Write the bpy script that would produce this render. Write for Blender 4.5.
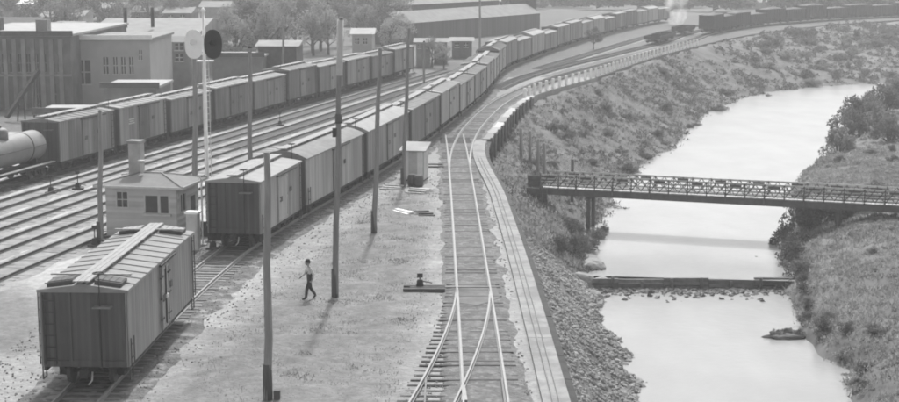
import bpy, bmesh, math, random
import numpy as np
from mathutils import Vector, Matrix, noise as mnoise

for o in list(bpy.data.objects):
    bpy.data.objects.remove(o)
scene = bpy.context.scene
COL = scene.collection
R = math.radians
PI = math.pi

# ------------------------------------------------------------------ camera
CAM_H = 14.95
PITCH = 9.2
FPX = 1500.0            # focal length in pixels of an 899 px wide picture
cam_d = bpy.data.cameras.new("camera")
cam_d.sensor_width = 36.0
cam_d.lens = 36.0 * FPX / 899.0
cam_d.clip_start = 0.5
cam_d.clip_end = 8000
cam = bpy.data.objects.new("camera", cam_d)
COL.objects.link(cam)
cam.location = (0, 0, CAM_H)
cam.rotation_euler = (R(90 - PITCH), 0, 0)
scene.camera = cam

# ------------------------------------------------------------------ sky, sun, exposure
SUN_AZ = 4.0            # degrees right of straight ahead
SUN_EL = 50.0
world = bpy.data.worlds.new("World")
scene.world = world
world.use_nodes = True
wn = world.node_tree.nodes
wl = world.node_tree.links
wn.clear()
w_out = wn.new("ShaderNodeOutputWorld")
w_bg = wn.new("ShaderNodeBackground")
w_bw = wn.new("ShaderNodeRGBToBW")
w_sky = wn.new("ShaderNodeTexSky")
w_sky.sky_type = 'NISHITA'
w_sky.sun_disc = False
w_sky.sun_elevation = R(SUN_EL)
w_sky.sun_rotation = R(SUN_AZ)
w_sky.air_density = 1.0
w_sky.dust_density = 4.0
w_sky.ozone_density = 1.0
w_bg.inputs[1].default_value = 0.15
wl.new(w_sky.outputs[0], w_bw.inputs[0])
wl.new(w_bw.outputs[0], w_bg.inputs[0])
wl.new(w_bg.outputs[0], w_out.inputs[0])

sun_d = bpy.data.lights.new("sun", 'SUN')
sun_d.energy = 2.2
sun_d.angle = R(2.0)
sun_d.color = (1, 1, 1)
sun = bpy.data.objects.new("sun", sun_d)
COL.objects.link(sun)
sd = Vector((math.sin(R(SUN_AZ)) * math.cos(R(SUN_EL)), math.cos(R(SUN_AZ)) * math.cos(R(SUN_EL)), math.sin(R(SUN_EL))))
sun.rotation_euler = sd.to_track_quat('Z', 'Y').to_euler()
sun.location = (0, 60, 60)

vs = scene.view_settings
vs.view_transform = 'Standard'
vs.look = 'None'
vs.gamma = 1.0
vs.use_curve_mapping = False
vs.exposure = 0.58
scene.render.film_transparent = False
scene.cycles.use_denoising = True
scene.cycles.max_bounces = 6
scene.cycles.volume_bounces = 1
scene.cycles.filter_width = 1.9

HAZE_DENSITY = 0.00065

# ------------------------------------------------------------------ geometry helpers
SP, CP = math.sin(R(PITCH)), math.cos(R(PITCH))

def at(px, py, z=0.0):
    """ground point that the survey picture shows at pixel px, py on the level z"""
    yy = (py - 201.0) / FPX
    xx = (px - 449.5) / FPX
    d = Vector((xx, CP - yy * SP, -SP - yy * CP))
    t = (z - CAM_H) / d.z
    return Vector((d.x * t, d.y * t, z))

def dep(Zd, z):          # distance along the ground for an optical depth
    return (Zd - (CAM_H - z) * SP) / CP

def tag(o, label=None, cat=None, group=None, kind=None):
    if label: o["label"] = label
    if cat: o["category"] = cat
    if group: o["group"] = group
    if kind: o["kind"] = kind
    return o

def empty(name, loc=(0, 0, 0), rz=0.0, label=None, cat=None, group=None):
    o = bpy.data.objects.new(name, None)
    o.empty_display_size = 0.3
    COL.objects.link(o)
    o.location = loc
    o.rotation_euler = (0, 0, rz)
    return tag(o, label, cat, group)

def inst(name, mesh, parent=None, loc=(0, 0, 0), rot=(0, 0, 0), scale=(1, 1, 1)):
    o = bpy.data.objects.new(name, mesh)
    COL.objects.link(o)
    if parent is not None:
        o.parent = parent
    o.location = loc
    o.rotation_euler = rot
    o.scale = scale
    return o

def copy_tree(o, parent=None):
    c = o.copy()
    COL.objects.link(c)
    c.parent = parent
    for ch in KIDS.get(o.name, list(o.children)):
        copy_tree(ch, c)
    return c
KIDS = {}

class MB:
    """collects shapes, then becomes ONE mesh"""
    def __init__(s):
        s.v = []; s.f = []; s.m = []; s.cur = 0; s.sm = []
    def add(s, vs_, fs, smooth=False):
        b = len(s.v)
        s.v.extend([tuple(p) for p in vs_])
        for f in fs:
            s.f.append(tuple(i + b for i in f)); s.m.append(s.cur); s.sm.append(smooth)
    def box(s, c, d, M=None, taper=1.0):
        cx, cy, cz = c; dx, dy, dz = d[0] / 2, d[1] / 2, d[2] / 2
        p = []
        for k, z in enumerate((-dz, dz)):
            t = taper if k else 1.0
            p += [(cx - dx * t, cy - dy * t, cz + z), (cx + dx * t, cy - dy * t, cz + z), (cx + dx * t, cy + dy * t, cz + z), (cx - dx * t, cy + dy * t, cz + z)]
        if M is not None:
            p = [M @ Vector(q) for q in p]
        s.add(p, [(3, 2, 1, 0), (4, 5, 6, 7), (0, 1, 5, 4), (1, 2, 6, 5), (2, 3, 7, 6), (3, 0, 4, 7)])
        return s
    def bar(s, a, b, w, h, up=(0, 0, 1)):
        a = Vector(a); b = Vector(b); d = (b - a)
        L = d.length
        if L < 1e-6: return s
        d /= L
        u = Vector(up)
        r = d.cross(u)
        if r.length < 1e-4: r = d.cross(Vector((1, 0, 0)))
        r.normalize(); u = r.cross(d)
        r *= w / 2; u *= h / 2
        p = [a - r - u, a + r - u, a + r + u, a - r + u, b - r - u, b + r - u, b + r + u, b - r + u]
        s.add(p, [(0, 1, 2, 3), (7, 6, 5, 4), (4, 5, 1, 0), (5, 6, 2, 1), (6, 7, 3, 2), (7, 4, 0, 3)])
        return s
    def tube(s, pts, rad, n=8, caps=True, smooth=True):
        pts = [Vector(p) for p in pts]
        if not hasattr(rad, '__len__'): rad = [rad] * len(pts)
        rings = []
        ref = None
        for i, p in enumerate(pts):
            d = (pts[min(i + 1, len(pts) - 1)] - pts[max(i - 1, 0)])
            if d.length < 1e-9: d = Vector((0, 0, 1))
            d.normalize()
            if ref is None:
                ref = d.cross(Vector((0, 0, 1)))
                if ref.length < 1e-3: ref = Vector((1, 0, 0))
                ref.normalize()
            a = (ref - d * ref.dot(d)).normalized(); ref = a
            b = d.cross(a)
            rings.append([p + (a * math.cos(2 * PI * k / n) + b * math.sin(2 * PI * k / n)) * rad[i] for k in range(n)])
        vv = [q for r_ in rings for q in r_]
        ff = []
        for i in range(len(pts) - 1):
            for k in range(n):
                k2 = (k + 1) % n
                ff.append((i * n + k, i * n + k2, (i + 1) * n + k2, (i + 1) * n + k))
        s.add(vv, ff, smooth)
        if caps:
            b0 = len(s.v) - len(vv)
            s.f.append(tuple(b0 + k for k in reversed(range(n)))); s.m.append(s.cur); s.sm.append(False)
            e0 = b0 + (len(pts) - 1) * n
            s.f.append(tuple(e0 + k for k in range(n))); s.m.append(s.cur); s.sm.append(False)
        return s
    def prism(s, poly, z0, z1):
        n = len(poly)
        vv = [(p[0], p[1], z0) for p in poly] + [(p[0], p[1], z1) for p in poly]
        ff = [tuple(reversed(range(n))), tuple(range(n, 2 * n))] + [(i, (i + 1) % n, n + (i + 1) % n, n + i) for i in range(n)]
        s.add(vv, ff)
        return s
    def sweep(s, prof, y0, y1):
        """profile in x,z swept along y"""
        n = len(prof)
        vv = [(p[0], y0, p[1]) for p in prof] + [(p[0], y1, p[1]) for p in prof]
        ff = [tuple(range(n)), tuple(reversed(range(n, 2 * n)))] + [(i, n + i, n + (i + 1) % n, (i + 1) % n) for i in range(n)]
        s.add(vv, ff)
        return s
    def mesh(s, name, mats):
        me = bpy.data.meshes.new(name)
        me.from_pydata(s.v, [], s.f)
        if not isinstance(mats, (list, tuple)): mats = [mats]
        for m in mats: me.materials.append(m)
        if len(mats) > 1:
            me.polygons.foreach_set("material_index", s.m)
        if any(s.sm):
            me.polygons.foreach_set("use_smooth", s.sm)
        me.update()
        return me
    def build(s, name, mats, parent=None, loc=(0, 0, 0), rz=0.0):
        return inst(name, s.mesh(name, mats), parent, loc, (0, 0, rz))

def fix_normals(me):
    bm = bmesh.new(); bm.from_mesh(me)
    bmesh.ops.recalc_face_normals(bm, faces=bm.faces)
    bm.to_mesh(me); bm.free()

def fbm(x, y, z=0.0, oct=4):
    a = 0; w = 0.5
    for k in range(oct):
        a += w * mnoise.noise(Vector((x, y, z + 7.3 * k))); x *= 2.03; y *= 2.03; w *= 0.5
    return a

# ------------------------------------------------------------------ materials (a black and white world)
MATS = {}
def mat(name, v, rough=0.85, var=0.25, scale=3.0, stretch=(1, 1, 1), bump=0.0, bscale=None, rnd=0.0,
        spots=None, spec=0.3, metallic=0.0, boards=None, attr=None, trans=0.0, bdist=0.03):
    """grey procedural paint: value v, mottled by var, per object lightness rnd;
    spots = (value, scale, threshold) second tone; boards = (axis, width) plank relief"""
    if name in MATS: return MATS[name]
    m = bpy.data.materials.new(name)
    m.use_nodes = True
    nt = m.node_tree; N = nt.nodes; L = nt.links
    bs = N["Principled BSDF"]
    bs.inputs["Roughness"].default_value = rough
    bs.inputs["Metallic"].default_value = metallic
    bs.inputs["Specular IOR Level"].default_value = spec
    tc = N.new("ShaderNodeTexCoord")
    mp = N.new("ShaderNodeMapping"); mp.inputs["Scale"].default_value = stretch
    L.new(tc.outputs["Object"], mp.inputs[0])
    oi = N.new("ShaderNodeObjectInfo")
    off = N.new("ShaderNodeVectorMath"); off.operation = 'SCALE'
    cmb = N.new("ShaderNodeCombineXYZ")
    for i in range(3): L.new(oi.outputs["Random"], cmb.inputs[i])
    L.new(cmb.outputs[0], off.inputs[0]); off.inputs["Scale"].default_value = 37.0
    ad = N.new("ShaderNodeVectorMath"); ad.operation = 'ADD'
    L.new(mp.outputs[0], ad.inputs[0]); L.new(off.outputs[0], ad.inputs[1])
    vec = ad.outputs[0]
    n1 = N.new("ShaderNodeTexNoise"); n1.inputs["Scale"].default_value = scale; n1.inputs["Detail"].default_value = 6; n1.inputs["Roughness"].default_value = 0.65
    L.new(vec, n1.inputs["Vector"])
    mr = N.new("ShaderNodeMapRange"); mr.inputs[1].default_value = 0.25; mr.inputs[2].default_value = 0.75
    mr.inputs[3].default_value = v * (1 - var); mr.inputs[4].default_value = v * (1 + var)
    L.new(n1.outputs[0], mr.inputs[0])
    val = mr.outputs[0]
    if spots:
        n2 = N.new("ShaderNodeTexNoise"); n2.inputs["Scale"].default_value = spots[1]; n2.inputs["Detail"].default_value = 5
        L.new(vec, n2.inputs["Vector"])
        m2 = N.new("ShaderNodeMapRange"); m2.inputs[1].default_value = spots[2] - 0.06; m2.inputs[2].default_value = spots[2] + 0.06
        L.new(n2.outputs[0], m2.inputs[0])
        mx = N.new("ShaderNodeMix"); mx.data_type = 'FLOAT'
        L.new(m2.outputs[0], mx.inputs[0]); L.new(val, mx.inputs[2]); mx.inputs[3].default_value = spots[0]
        val = mx.outputs[0]
    if attr:
        an = N.new("ShaderNodeAttribute"); an.attribute_name = attr
        mu = N.new("ShaderNodeMath"); mu.operation = 'MULTIPLY'
        L.new(val, mu.inputs[0]); L.new(an.outputs["Fac"], mu.inputs[1])
        val = mu.outputs[0]
    if rnd:
        r1 = N.new("ShaderNodeMapRange"); r1.inputs[3].default_value = 1 - rnd; r1.inputs[4].default_value = 1 + rnd
        L.new(oi.outputs["Random"], r1.inputs[0])
        mu = N.new("ShaderNodeMath"); mu.operation = 'MULTIPLY'
        L.new(val, mu.inputs[0]); L.new(r1.outputs[0], mu.inputs[1])
        val = mu.outputs[0]
    hgt = None
    if boards:
        ax, wd = boards
        sx = N.new("ShaderNodeSeparateXYZ"); L.new(tc.outputs["Object"], sx.inputs[0])
        dv = N.new("ShaderNodeMath"); dv.operation = 'DIVIDE'; dv.inputs[1].default_value = wd
        L.new(sx.outputs[ax], dv.inputs[0])
        fl = N.new("ShaderNodeMath"); fl.operation = 'FLOOR'; L.new(dv.outputs[0], fl.inputs[0])
        wn_ = N.new("ShaderNodeTexWhiteNoise"); wn_.noise_dimensions = '2D'
        cb = N.new("ShaderNodeCombineXYZ"); L.new(fl.outputs[0], cb.inputs[0]); L.new(oi.outputs["Random"], cb.inputs[1])
        L.new(cb.outputs[0], wn_.inputs["Vector"])
        r2 = N.new("ShaderNodeMapRange"); r2.inputs[3].default_value = 0.80; r2.inputs[4].default_value = 1.16
        L.new(wn_.outputs["Value"], r2.inputs[0])
        mu = N.new("ShaderNodeMath"); mu.operation = 'MULTIPLY'
        L.new(val, mu.inputs[0]); L.new(r2.outputs[0], mu.inputs[1]); val = mu.outputs[0]
        fr = N.new("ShaderNodeMath"); fr.operation = 'FRACT'; L.new(dv.outputs[0], fr.inputs[0])
        pp = N.new("ShaderNodeMath"); pp.operation = 'PINGPONG'; pp.inputs[1].default_value = 0.5; L.new(fr.outputs[0], pp.inputs[0])
        gt = N.new("ShaderNodeMapRange"); gt.inputs[1].default_value = 0.0; gt.inputs[2].default_value = 0.10
        L.new(pp.outputs[0], gt.inputs[0]); hgt = gt.outputs[0]
    cc = N.new("ShaderNodeCombineColor")
    for i in range(3): L.new(val, cc.inputs[i])
    L.new(cc.outputs[0], bs.inputs["Base Color"])
    if bump or hgt is not None:
        bp = N.new("ShaderNodeBump"); bp.inputs["Strength"].default_value = max(bump, 0.25)
        bp.inputs["Distance"].default_value = bdist
        nb = N.new("ShaderNodeTexNoise"); nb.inputs["Scale"].default_value = bscale or scale * 6; nb.inputs["Detail"].default_value = 4
        L.new(vec, nb.inputs["Vector"])
        h = nb.outputs[0]
        if hgt is not None:
            a2 = N.new("ShaderNodeMath"); a2.operation = 'MULTIPLY_ADD'; a2.inputs[1].default_value = 0.3
            L.new(nb.outputs[0], a2.inputs[0]); L.new(hgt, a2.inputs[2]); h = a2.outputs[0]
        L.new(h, bp.inputs["Height"]); L.new(bp.outputs[0], bs.inputs["Normal"])
    if trans:
        tb = N.new("ShaderNodeBsdfTranslucent"); L.new(cc.outputs[0], tb.inputs[0])
        ms = N.new("ShaderNodeMixShader"); ms.inputs[0].default_value = trans
        L.new(bs.outputs[0], ms.inputs[1]); L.new(tb.outputs[0], ms.inputs[2]); L.new(ms.outputs[0], N["Material Output"].inputs[0])
    MATS[name] = m
    return m

M_GROUND = mat("yard gravel", 0.325, 0.95, 0.32, 2.0, bump=0.9, bscale=6.0, attr="tone", spec=0.05, spots=(0.29, 5.0, 0.57), bdist=0.07)
M_BALLAST = mat("track ballast", 0.30, 0.95, 0.35, 1.6, bump=0.8, bscale=14.0, spec=0.1)
M_BALLAST_C = mat("cinder ballast", 0.165, 0.95, 0.4, 1.8, bump=1.0, bscale=8.0, spec=0.1, spots=(0.24, 3.0, 0.57), bdist=0.08)
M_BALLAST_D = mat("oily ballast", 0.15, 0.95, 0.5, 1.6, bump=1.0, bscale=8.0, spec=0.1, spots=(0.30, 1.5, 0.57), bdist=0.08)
M_TIE = mat("weathered tie", 0.095, 0.9, 0.35, 3.0, (1, 4, 4), bump=0.4, rnd=0.4)
M_TIE_L = mat("grey tie", 0.20, 0.9, 0.35, 3.0, (1, 4, 4), bump=0.4, rnd=0.35)
M_RAIL_B = mat("worn bright rail", 0.26, 0.6, 0.2, 2.0, spec=0.4)
M_RAIL_D = mat("rusty rail", 0.085, 0.6, 0.25, 2.0, spec=0.4)
M_IRON = mat("dark iron", 0.05, 0.7, 0.3, 4.0)
M_WHEEL = mat("wheel steel", 0.10, 0.55, 0.3, 4.0)
M_UNDER = mat("underframe grime", 0.05, 0.9, 0.4, 3.0)
M_SIDE_R = mat("reefer siding", 0.315, 0.8, 0.26, 0.8, (1, 1, 0.25), boards=(1, 0.11), rnd=0.04)
M_SIDE_A = mat("weathered siding", 0.31, 0.85, 0.25, 1.0, (1, 1, 0.2), spots=(0.23, 0.45, 0.57), boards=(1, 0.12), rnd=0.3)
M_SIDE_B = mat("brown siding", 0.225, 0.85, 0.25, 1.0, (1, 1, 0.2), spots=(0.15, 0.45, 0.57), boards=(1, 0.12), rnd=0.38)
M_SIDE_P = mat("pale siding", 0.32, 0.85, 0.2, 1.0, (1, 1, 0.2), boards=(1, 0.12), rnd=0.12)
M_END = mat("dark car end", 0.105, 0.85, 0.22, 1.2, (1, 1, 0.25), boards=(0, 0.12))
M_ROOF_L = mat("dusty pale roof", 0.33, 0.85, 0.2, 1.6, bump=0.2, rnd=0.05)
M_ROOF_N = mat("ribbed pale roof", 0.27, 0.85, 0.2, 1.6, bump=0.2)
M_ROOF_M = mat("grey roof", 0.23, 0.85, 0.25, 1.6, bump=0.2, rnd=0.2)
M_BOARD = mat("bleached plank", 0.35, 0.9, 0.25, 2.0, (6, 1, 6), bump=0.2)
M_HATCH = mat("tarred hatch", 0.10, 0.8, 0.3, 3.0)
M_POLE = mat("creosoted pole", 0.25, 0.9, 0.3, 2.0, (5, 5, 0.4), bump=0.4, rnd=0.15)
M_POLE_L = mat("silvered pole", 0.27, 0.9, 0.25, 2.0, (5, 5, 0.4), bump=0.4)
M_STEP = mat("worn step board", 0.20, 0.9, 0.3, 3.0)
M_BUTT = mat("tarred butt", 0.11, 0.9, 0.4, 2.0, (5, 5, .4), bump=.4)
M_EDGE_STRIP = mat("dark edge strip", 0.05, 0.9, 0.4, 1.5, bump=0.4)
M_WHITE = mat("white paint", 0.92, 0.6, 0.1, 2.0)
M_PALE = mat("pale paint", 0.55, 0.7, 0.15, 2.0)
M_BLACK = mat("black paint", 0.035, 0.7, 0.2, 2.0)
M_CONC = mat("old concrete", 0.29, 0.9, 0.25, 1.4, bump=0.5, spots=(0.22, 0.9, 0.56))
M_WALL = mat("stained wall face", 0.20, 0.9, 0.35, 0.6, (1, 1, 0.3), bump=0.4)
M_TIMBER = mat("dark timber", 0.10, 0.9, 0.35, 1.5, bump=0.4, rnd=0.2)
M_TIMBER_L = mat("bleached timber", 0.46, 0.9, 0.25, 1.5, bump=0.3, rnd=0.2)
M_BANK = mat("scrubby earth bank", 0.165, 0.95, 0.4, 0.35, bump=0.6, bscale=4.0, spots=(0.21, 0.22, 0.56), spec=0.05)
M_STONE = mat("riprap stone", 0.30, 0.9, 0.45, 0.9, bump=0.5, spec=0.15)
M_ROCK = mat("river rock", 0.36, 0.9, 0.3, 1.2, bump=0.5)
M_GRASS = mat("dry grass", 0.27, 0.9, 0.5, 0.5, spec=0.05, trans=0.4)
M_GRASS_D = mat("bank weeds", 0.29, 0.9, 0.5, 0.3, spec=0.05, trans=0.45)
M_LEAF = mat("bush leaves", 0.145, 0.8, 0.45, 1.2, spec=0.15, rnd=0.15, trans=0.35)
M_LEAF_L = mat("pale foliage", 0.27, 0.8, 0.4, 1.0, spec=0.15, rnd=0.15, trans=0.4)
M_BARK = mat("bark", 0.10, 0.9, 0.3, 4.0)
M_BRICK = mat("sooty brick", 0.24, 0.9, 0.35, 0.5, bump=0.2, rnd=0.1)
M_PLASTER = mat("pale plaster", 0.42, 0.9, 0.12, 0.6)
M_SLATE = mat("slate roof", 0.22, 0.85, 0.25, 0.6, rnd=0.25)
M_BRICK_D = mat("dark sooty brick", 0.17, 0.9, 0.35, 0.5, rnd=0.1)
M_TAR = mat("pale tar roof", 0.38, 0.9, 0.2, 0.8)
M_GLASS = mat("window glass", 0.05, 0.25, 0.2, 2.0, spec=0.5)
M_COAL = mat("coal", 0.04, 0.7, 0.4, 3.0, bump=0.8, bscale=8.0)
M_SKIN = mat("skin", 0.35, 0.6, 0.08, 5.0)
M_SHIRT = mat("pale shirt", 0.70, 0.85, 0.08, 4.0)
M_CLOTH = mat("dark overalls", 0.055, 0.9, 0.2, 4.0)
M_HAIR = mat("dark hair", 0.04, 0.8, 0.2, 5.0)
M_SHANTY = mat("painted boards", 0.5, 0.85, 0.12, 1.0, boards=(2, 0.16))
M_SHINGLE = mat("shingle roof", 0.235, 0.9, 0.15, 1.5, bump=0.4, bscale=8)
M_TANK = mat("tank shell", 0.2, 0.6, 0.2, 0.9, spec=0.4)

def water_mat():
    m = bpy.data.materials.new("milky river water"); m.use_nodes = True
    nt = m.node_tree; N = nt.nodes; L = nt.links; bs = N["Principled BSDF"]
    tc = N.new("ShaderNodeTexCoord")
    mp = N.new("ShaderNodeMapping"); mp.inputs["Scale"].default_value = (0.5, 0.25, 1)
    L.new(tc.outputs["Object"], mp.inputs[0])
    n = N.new("ShaderNodeTexNoise"); n.inputs["Scale"].default_value = 0.5; n.inputs["Detail"].default_value = 5
    L.new(mp.outputs[0], n.inputs["Vector"])
    mr = N.new("ShaderNodeMapRange"); mr.inputs[1].default_value = 0.3; mr.inputs[2].default_value = 0.7
    mr.inputs[3].default_value = 0.27; mr.inputs[4].default_value = 0.33
    L.new(n.outputs[0], mr.inputs[0])
    cc = N.new("ShaderNodeCombineColor")
    for i in range(3): L.new(mr.outputs[0], cc.inputs[i])
    L.new(cc.outputs[0], bs.inputs["Base Color"])
    bs.inputs["Roughness"].default_value = 0.22
    bs.inputs["IOR"].default_value = 1.33
    bs.inputs["Specular IOR Level"].default_value = 0.2
    n2 = N.new("ShaderNodeTexNoise"); n2.inputs["Scale"].default_value = 2.2; n2.inputs["Detail"].default_value = 3
    L.new(tc.outputs["Object"], n2.inputs["Vector"])
    bp = N.new("ShaderNodeBump"); bp.inputs["Strength"].default_value = 0.35; bp.inputs["Distance"].default_value = 0.06
    L.new(n2.outputs[0], bp.inputs["Height"]); L.new(bp.outputs[0], bs.inputs["Normal"])
    return m
M_WATER = water_mat()

# ------------------------------------------------------------------ paths
class Path:
    def __init__(s, pts, step=0.25):
        P = [Vector((p[0], p[1], 0)) for p in pts]
        P = [P[0] * 2 - P[1]] + P + [P[-1] * 2 - P[-2]]
        out = []
        for i in range(1, len(P) - 2):
            p0, p1, p2, p3 = P[i - 1:i + 3]
            # centripetal style tangents keep uneven spacing smooth
            d1 = max((p1 - p0).length, 1e-6); d2 = max((p2 - p1).length, 1e-6); d3 = max((p3 - p2).length, 1e-6)
            m1 = ((p1 - p0) / d1 * d2 + (p2 - p1) / d2 * d1) / (d1 + d2)
            m2 = ((p2 - p1) / d2 * d3 + (p3 - p2) / d3 * d2) / (d2 + d3)
            n = max(2, int(d2 / step))
            n = min(n, 400)
            for k in range(n):
                t = k / n
                h00 = 2 * t**3 - 3 * t**2 + 1; h10 = t**3 - 2 * t**2 + t; h01 = -2 * t**3 + 3 * t**2; h11 = t**3 - t**2
                out.append(p1 * h00 + m1 * (h10 * d2) + p2 * h01 + m2 * (h11 * d2))
        out.append(P[-2])
        s.p = np.array([(q.x, q.y) for q in out])
        seg = np.hypot(*(s.p[1:] - s.p[:-1]).T)
        s.s = np.concatenate([[0], np.cumsum(seg)])
        s.L = s.s[-1]
    def pos(s, d):
        return Vector((np.interp(d, s.s, s.p[:, 0]), np.interp(d, s.s, s.p[:, 1]), 0))
    def tan(s, d):
        return (s.pos(min(d + 0.5, s.L)) - s.pos(max(d - 0.5, 0))).normalized()
    def at_y(s, y):                      # arc length where the path first reaches y
        return float(np.interp(y, s.p[:, 1], s.s))
    def x_at(s, y):
        return float(np.interp(y, s.p[:, 1], s.p[:, 0]))

def zp(lst, z):
    return [(x, dep(Zd, z)) for x, Zd in lst]

PA = Path(zp([(-13.0, 20), (-12.8, 40), (-12.6, 50), (-12.25, 61), (-11.65, 70), (-10.95, 77), (-9.6, 85), (-6.9, 98), (-4.35, 112), (-2.0, 127),
              (0.5, 145), (3.0, 165), (4.7, 185), (6.5, 200), (11.8, 225), (21.0, 262), (43, 335), (66, 395)], 3.6))
PB = Path(zp([(-50, 10), (-38.4, 60), (-32.7, 85), (-28.25, 104), (-23.2, 125), (-17.8, 147), (-8.1, 185), (-3.5, 203)], 3.6))
PF1 = Path(zp([(-28.5, 30), (-23.4, 61), (-19.7, 80), (-14.6, 101), (-7.8, 127), (-4.0, 144), (1.6, 170), (4.0, 185)], 0))
PF2 = Path(zp([(-33.5, 30), (-27.0, 61), (-23.0, 80), (-18.0, 102), (-11.6, 128), (-7.6, 145), (-1.6, 172)], 0))
PF3 = Path(zp([(-37.5, 30), (-30.6, 61), (-26.3, 80), (-21.4, 102), (-15.0, 128), (-10.6, 146), (-1.0, 186), (4, 205)], 0))
PF4 = Path(zp([(-41.5, 30), (-34.2, 61), (-29.8, 80), (-24.8, 102), (-18.6, 127), (-14.0, 146), (-4.2, 186), (1, 205)], 0))
PC = Path(zp([(1.35, 8), (1.3, 30), (1.22, 51), (1.16, 60), (1.05, 72.5), (0.85, 95), (0.62, 115), (0.42, 127)], 0))
PD = Path(zp([(0.75, 104), (0.78, 112), (1.5, 126.7), (3.3, 143), (5.1, 155), (8.3, 170), (13.9, 190), (20.9, 209), (31.0, 236), (43.5, 272),
              (52, 299), (65, 327), (83, 353), (111, 382), (160, 412), (240, 440)], 0))
PD2 = Path(zp([(5.2, 172), (8.5, 186), (14.5, 205), (25.5, 234), (38.5, 270), (47, 298), (60, 328), (79, 356), (110, 388), (160, 418)], 0))
# the turnout that leaves the straight siding towards the camera, to the left
def turnout_pts():
    out = []
    for Y in (69, 66, 63, 60, 57, 54, 51, 48, 45, 40, 34, 28, 20):
        q = max(0.0, 67.0 - Y)
        d = 1.62 * (q / 17.0) ** 1.55 if q < 19 else 1.62 * (19 / 17.0) ** 1.55 + (q - 19) * 0.15
        out.append((PC.x_at(Y) - d, Y))
    return out
PT = Path(turnout_pts())

EDGE = Path([(4.1, -120), (4.05, 20), (4.0, 49.5)] + zp([(3.95, 60), (3.8, 76), (3.5, 93), (3.05, 124), (4.1, 132), (6.3, 149), (8.6, 162), (19.2, 192),
              (30, 225), (43, 259), (55.8, 289), (75, 324), (107, 364), (160, 404)], 0) + [(400, 470), (3000, 620)])
RIV = Path([(13.5, -120), (14.0, 20)] + zp([(14.2, 70), (15.4, 78.5), (15.5, 87), (15.8, 97), (18.4, 113.6), (21.7, 126.5), (27.2, 150), (35.3, 172),
              (41, 192), (50, 218), (60, 236), (82, 250)], -7) + [(125, 262), (400, 285), (3000, 330)])
RIV_W = ([-120, 20, 70, 78, 87, 97, 114, 126, 150, 172, 192, 218, 236, 260, 400], [5, 5, 5.1, 5.5, 5.8, 6.2, 6.6, 6.5, 6.8, 7.6, 8.2, 8.5, 8.5, 9, 10])
Z_LOW, Z_UP = -7.1, -6.48           # water below and above the weir
WEIR_Y = 99.3

def seg_dist(P, px, py):
    """signed distance (positive = right of travel) of arrays px, py to polyline P"""
    pts = P[(P[:, 1] > -130) & (P[:, 0] < 700)]
    pts = pts[::4]
    best = np.full(px.shape, 1e9); sgn = np.ones(px.shape); yy = np.zeros(px.shape)
    for i in range(len(pts) - 1):
        a = pts[i]; d = pts[i + 1] - a
        L2 = d @ d
        if L2 < 1e-9: continue
        t = np.clip(((px - a[0]) * d[0] + (py - a[1]) * d[1]) / L2, 0, 1)
        qx = px - (a[0] + t * d[0]); qy = py - (a[1] + t * d[1])
        dd = np.hypot(qx, qy)
        cr = d[0] * qy - d[1] * qx
        m = dd < best
        best[m] = dd[m]; sgn[m] = np.where(cr[m] < 0, 1, -1); yy[m] = (a[1] + t * d[1])[m]
    return best * sgn, yy

def terrain_z(px, py):
    px = np.asarray(px, float); py = np.asarray(py, float)
    de, _ = seg_dist(EDGE.p, px, py)
    dr, yr = seg_dist(RIV.p, px, py)
    w = np.interp(yr, *RIV_W)
    wob = np.array([mnoise.noise(Vector((x * 0.35, y * 0.35, 3.1))) for x, y in zip(px.ravel(), py.ravel())]).reshape(px.shape)
    nz = np.array([fbm(x * 0.22, y * 0.22, 1.7, 4) for x, y in zip(px.ravel(), py.ravel())]).reshape(px.shape)
    out = np.abs(dr) - w - wob * 1.1
    top = np.interp(py, [0, 118, 140, 170, 200], [-1.7, -1.7, -1.2, -0.5, -0.15])
    bed = -8.3
    shore = -7.25
    # left bank
    f = np.clip(out, 0, None) / (np.clip(out, 0, None) + np.clip(de, 0.0, None) + 0.01)
    zl = shore + (top - shore) * (0.75 * f + 0.25 * f * f) + nz * 0.7 * np.clip(np.minimum(out, np.clip(de, 0, None)) * 0.6, 0, 1)
    # right bank
    o = np.clip(out, 0, None)
    zr = shore + 1.3 * (1 - np.exp(-o / 1.6)) + 3.0 * (1 - np.exp(-o / 11)) + nz * 0.9 * np.clip(o * 0.4, 0, 1)
    z = np.where(dr < 0, zl, zr)
    z = np.where(out < 0, np.maximum(bed, shore + out * 0.55), z)
    z = np.where(de < 0, np.minimum(np.maximum(top - 0.3 + de * 0.8, -4.0), -0.3), z)
    return z

def grow(a, b, s0, k):
    out = [a]; s = s0
    while out[-1] < b:
        out.append(out[-1] + s); s *= k
    out[-1] = b
    return out

# ------------------------------------------------------------------ setting: banks, yard, water
ys = [-120, -60, -20] + list(np.arange(0, 44, 4.0)) + list(np.arange(44, 130, 0.55)) + grow(130, 470, 0.8, 1.006) + [520, 600, 800, 3000]
xs = [0.0, 2.0] + list(np.arange(3.0, 36, 0.45)) + grow(36.4, 240, 0.7, 1.02) + [300, 400, 600, 1000, 3000]
GX, GY = np.meshgrid(np.array(xs), np.array(ys))
GZ = terrain_z(GX, GY)
nr, nc = GX.shape
verts = np.stack([GX.ravel(), GY.ravel(), GZ.ravel()], 1)
faces = [(r * nc + c, r * nc + c + 1, (r + 1) * nc + c + 1, (r + 1) * nc + c) for r in range(nr - 1) for c in range(nc - 1)]
me = bpy.data.meshes.new("river_bank"); me.from_pydata(verts.tolist(), [], faces); me.materials.append(M_BANK)
me.polygons.foreach_set("use_smooth", [True] * len(faces)); me.update()
bank = inst("river_bank_terrain", me); bank["kind"] = "structure"

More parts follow.
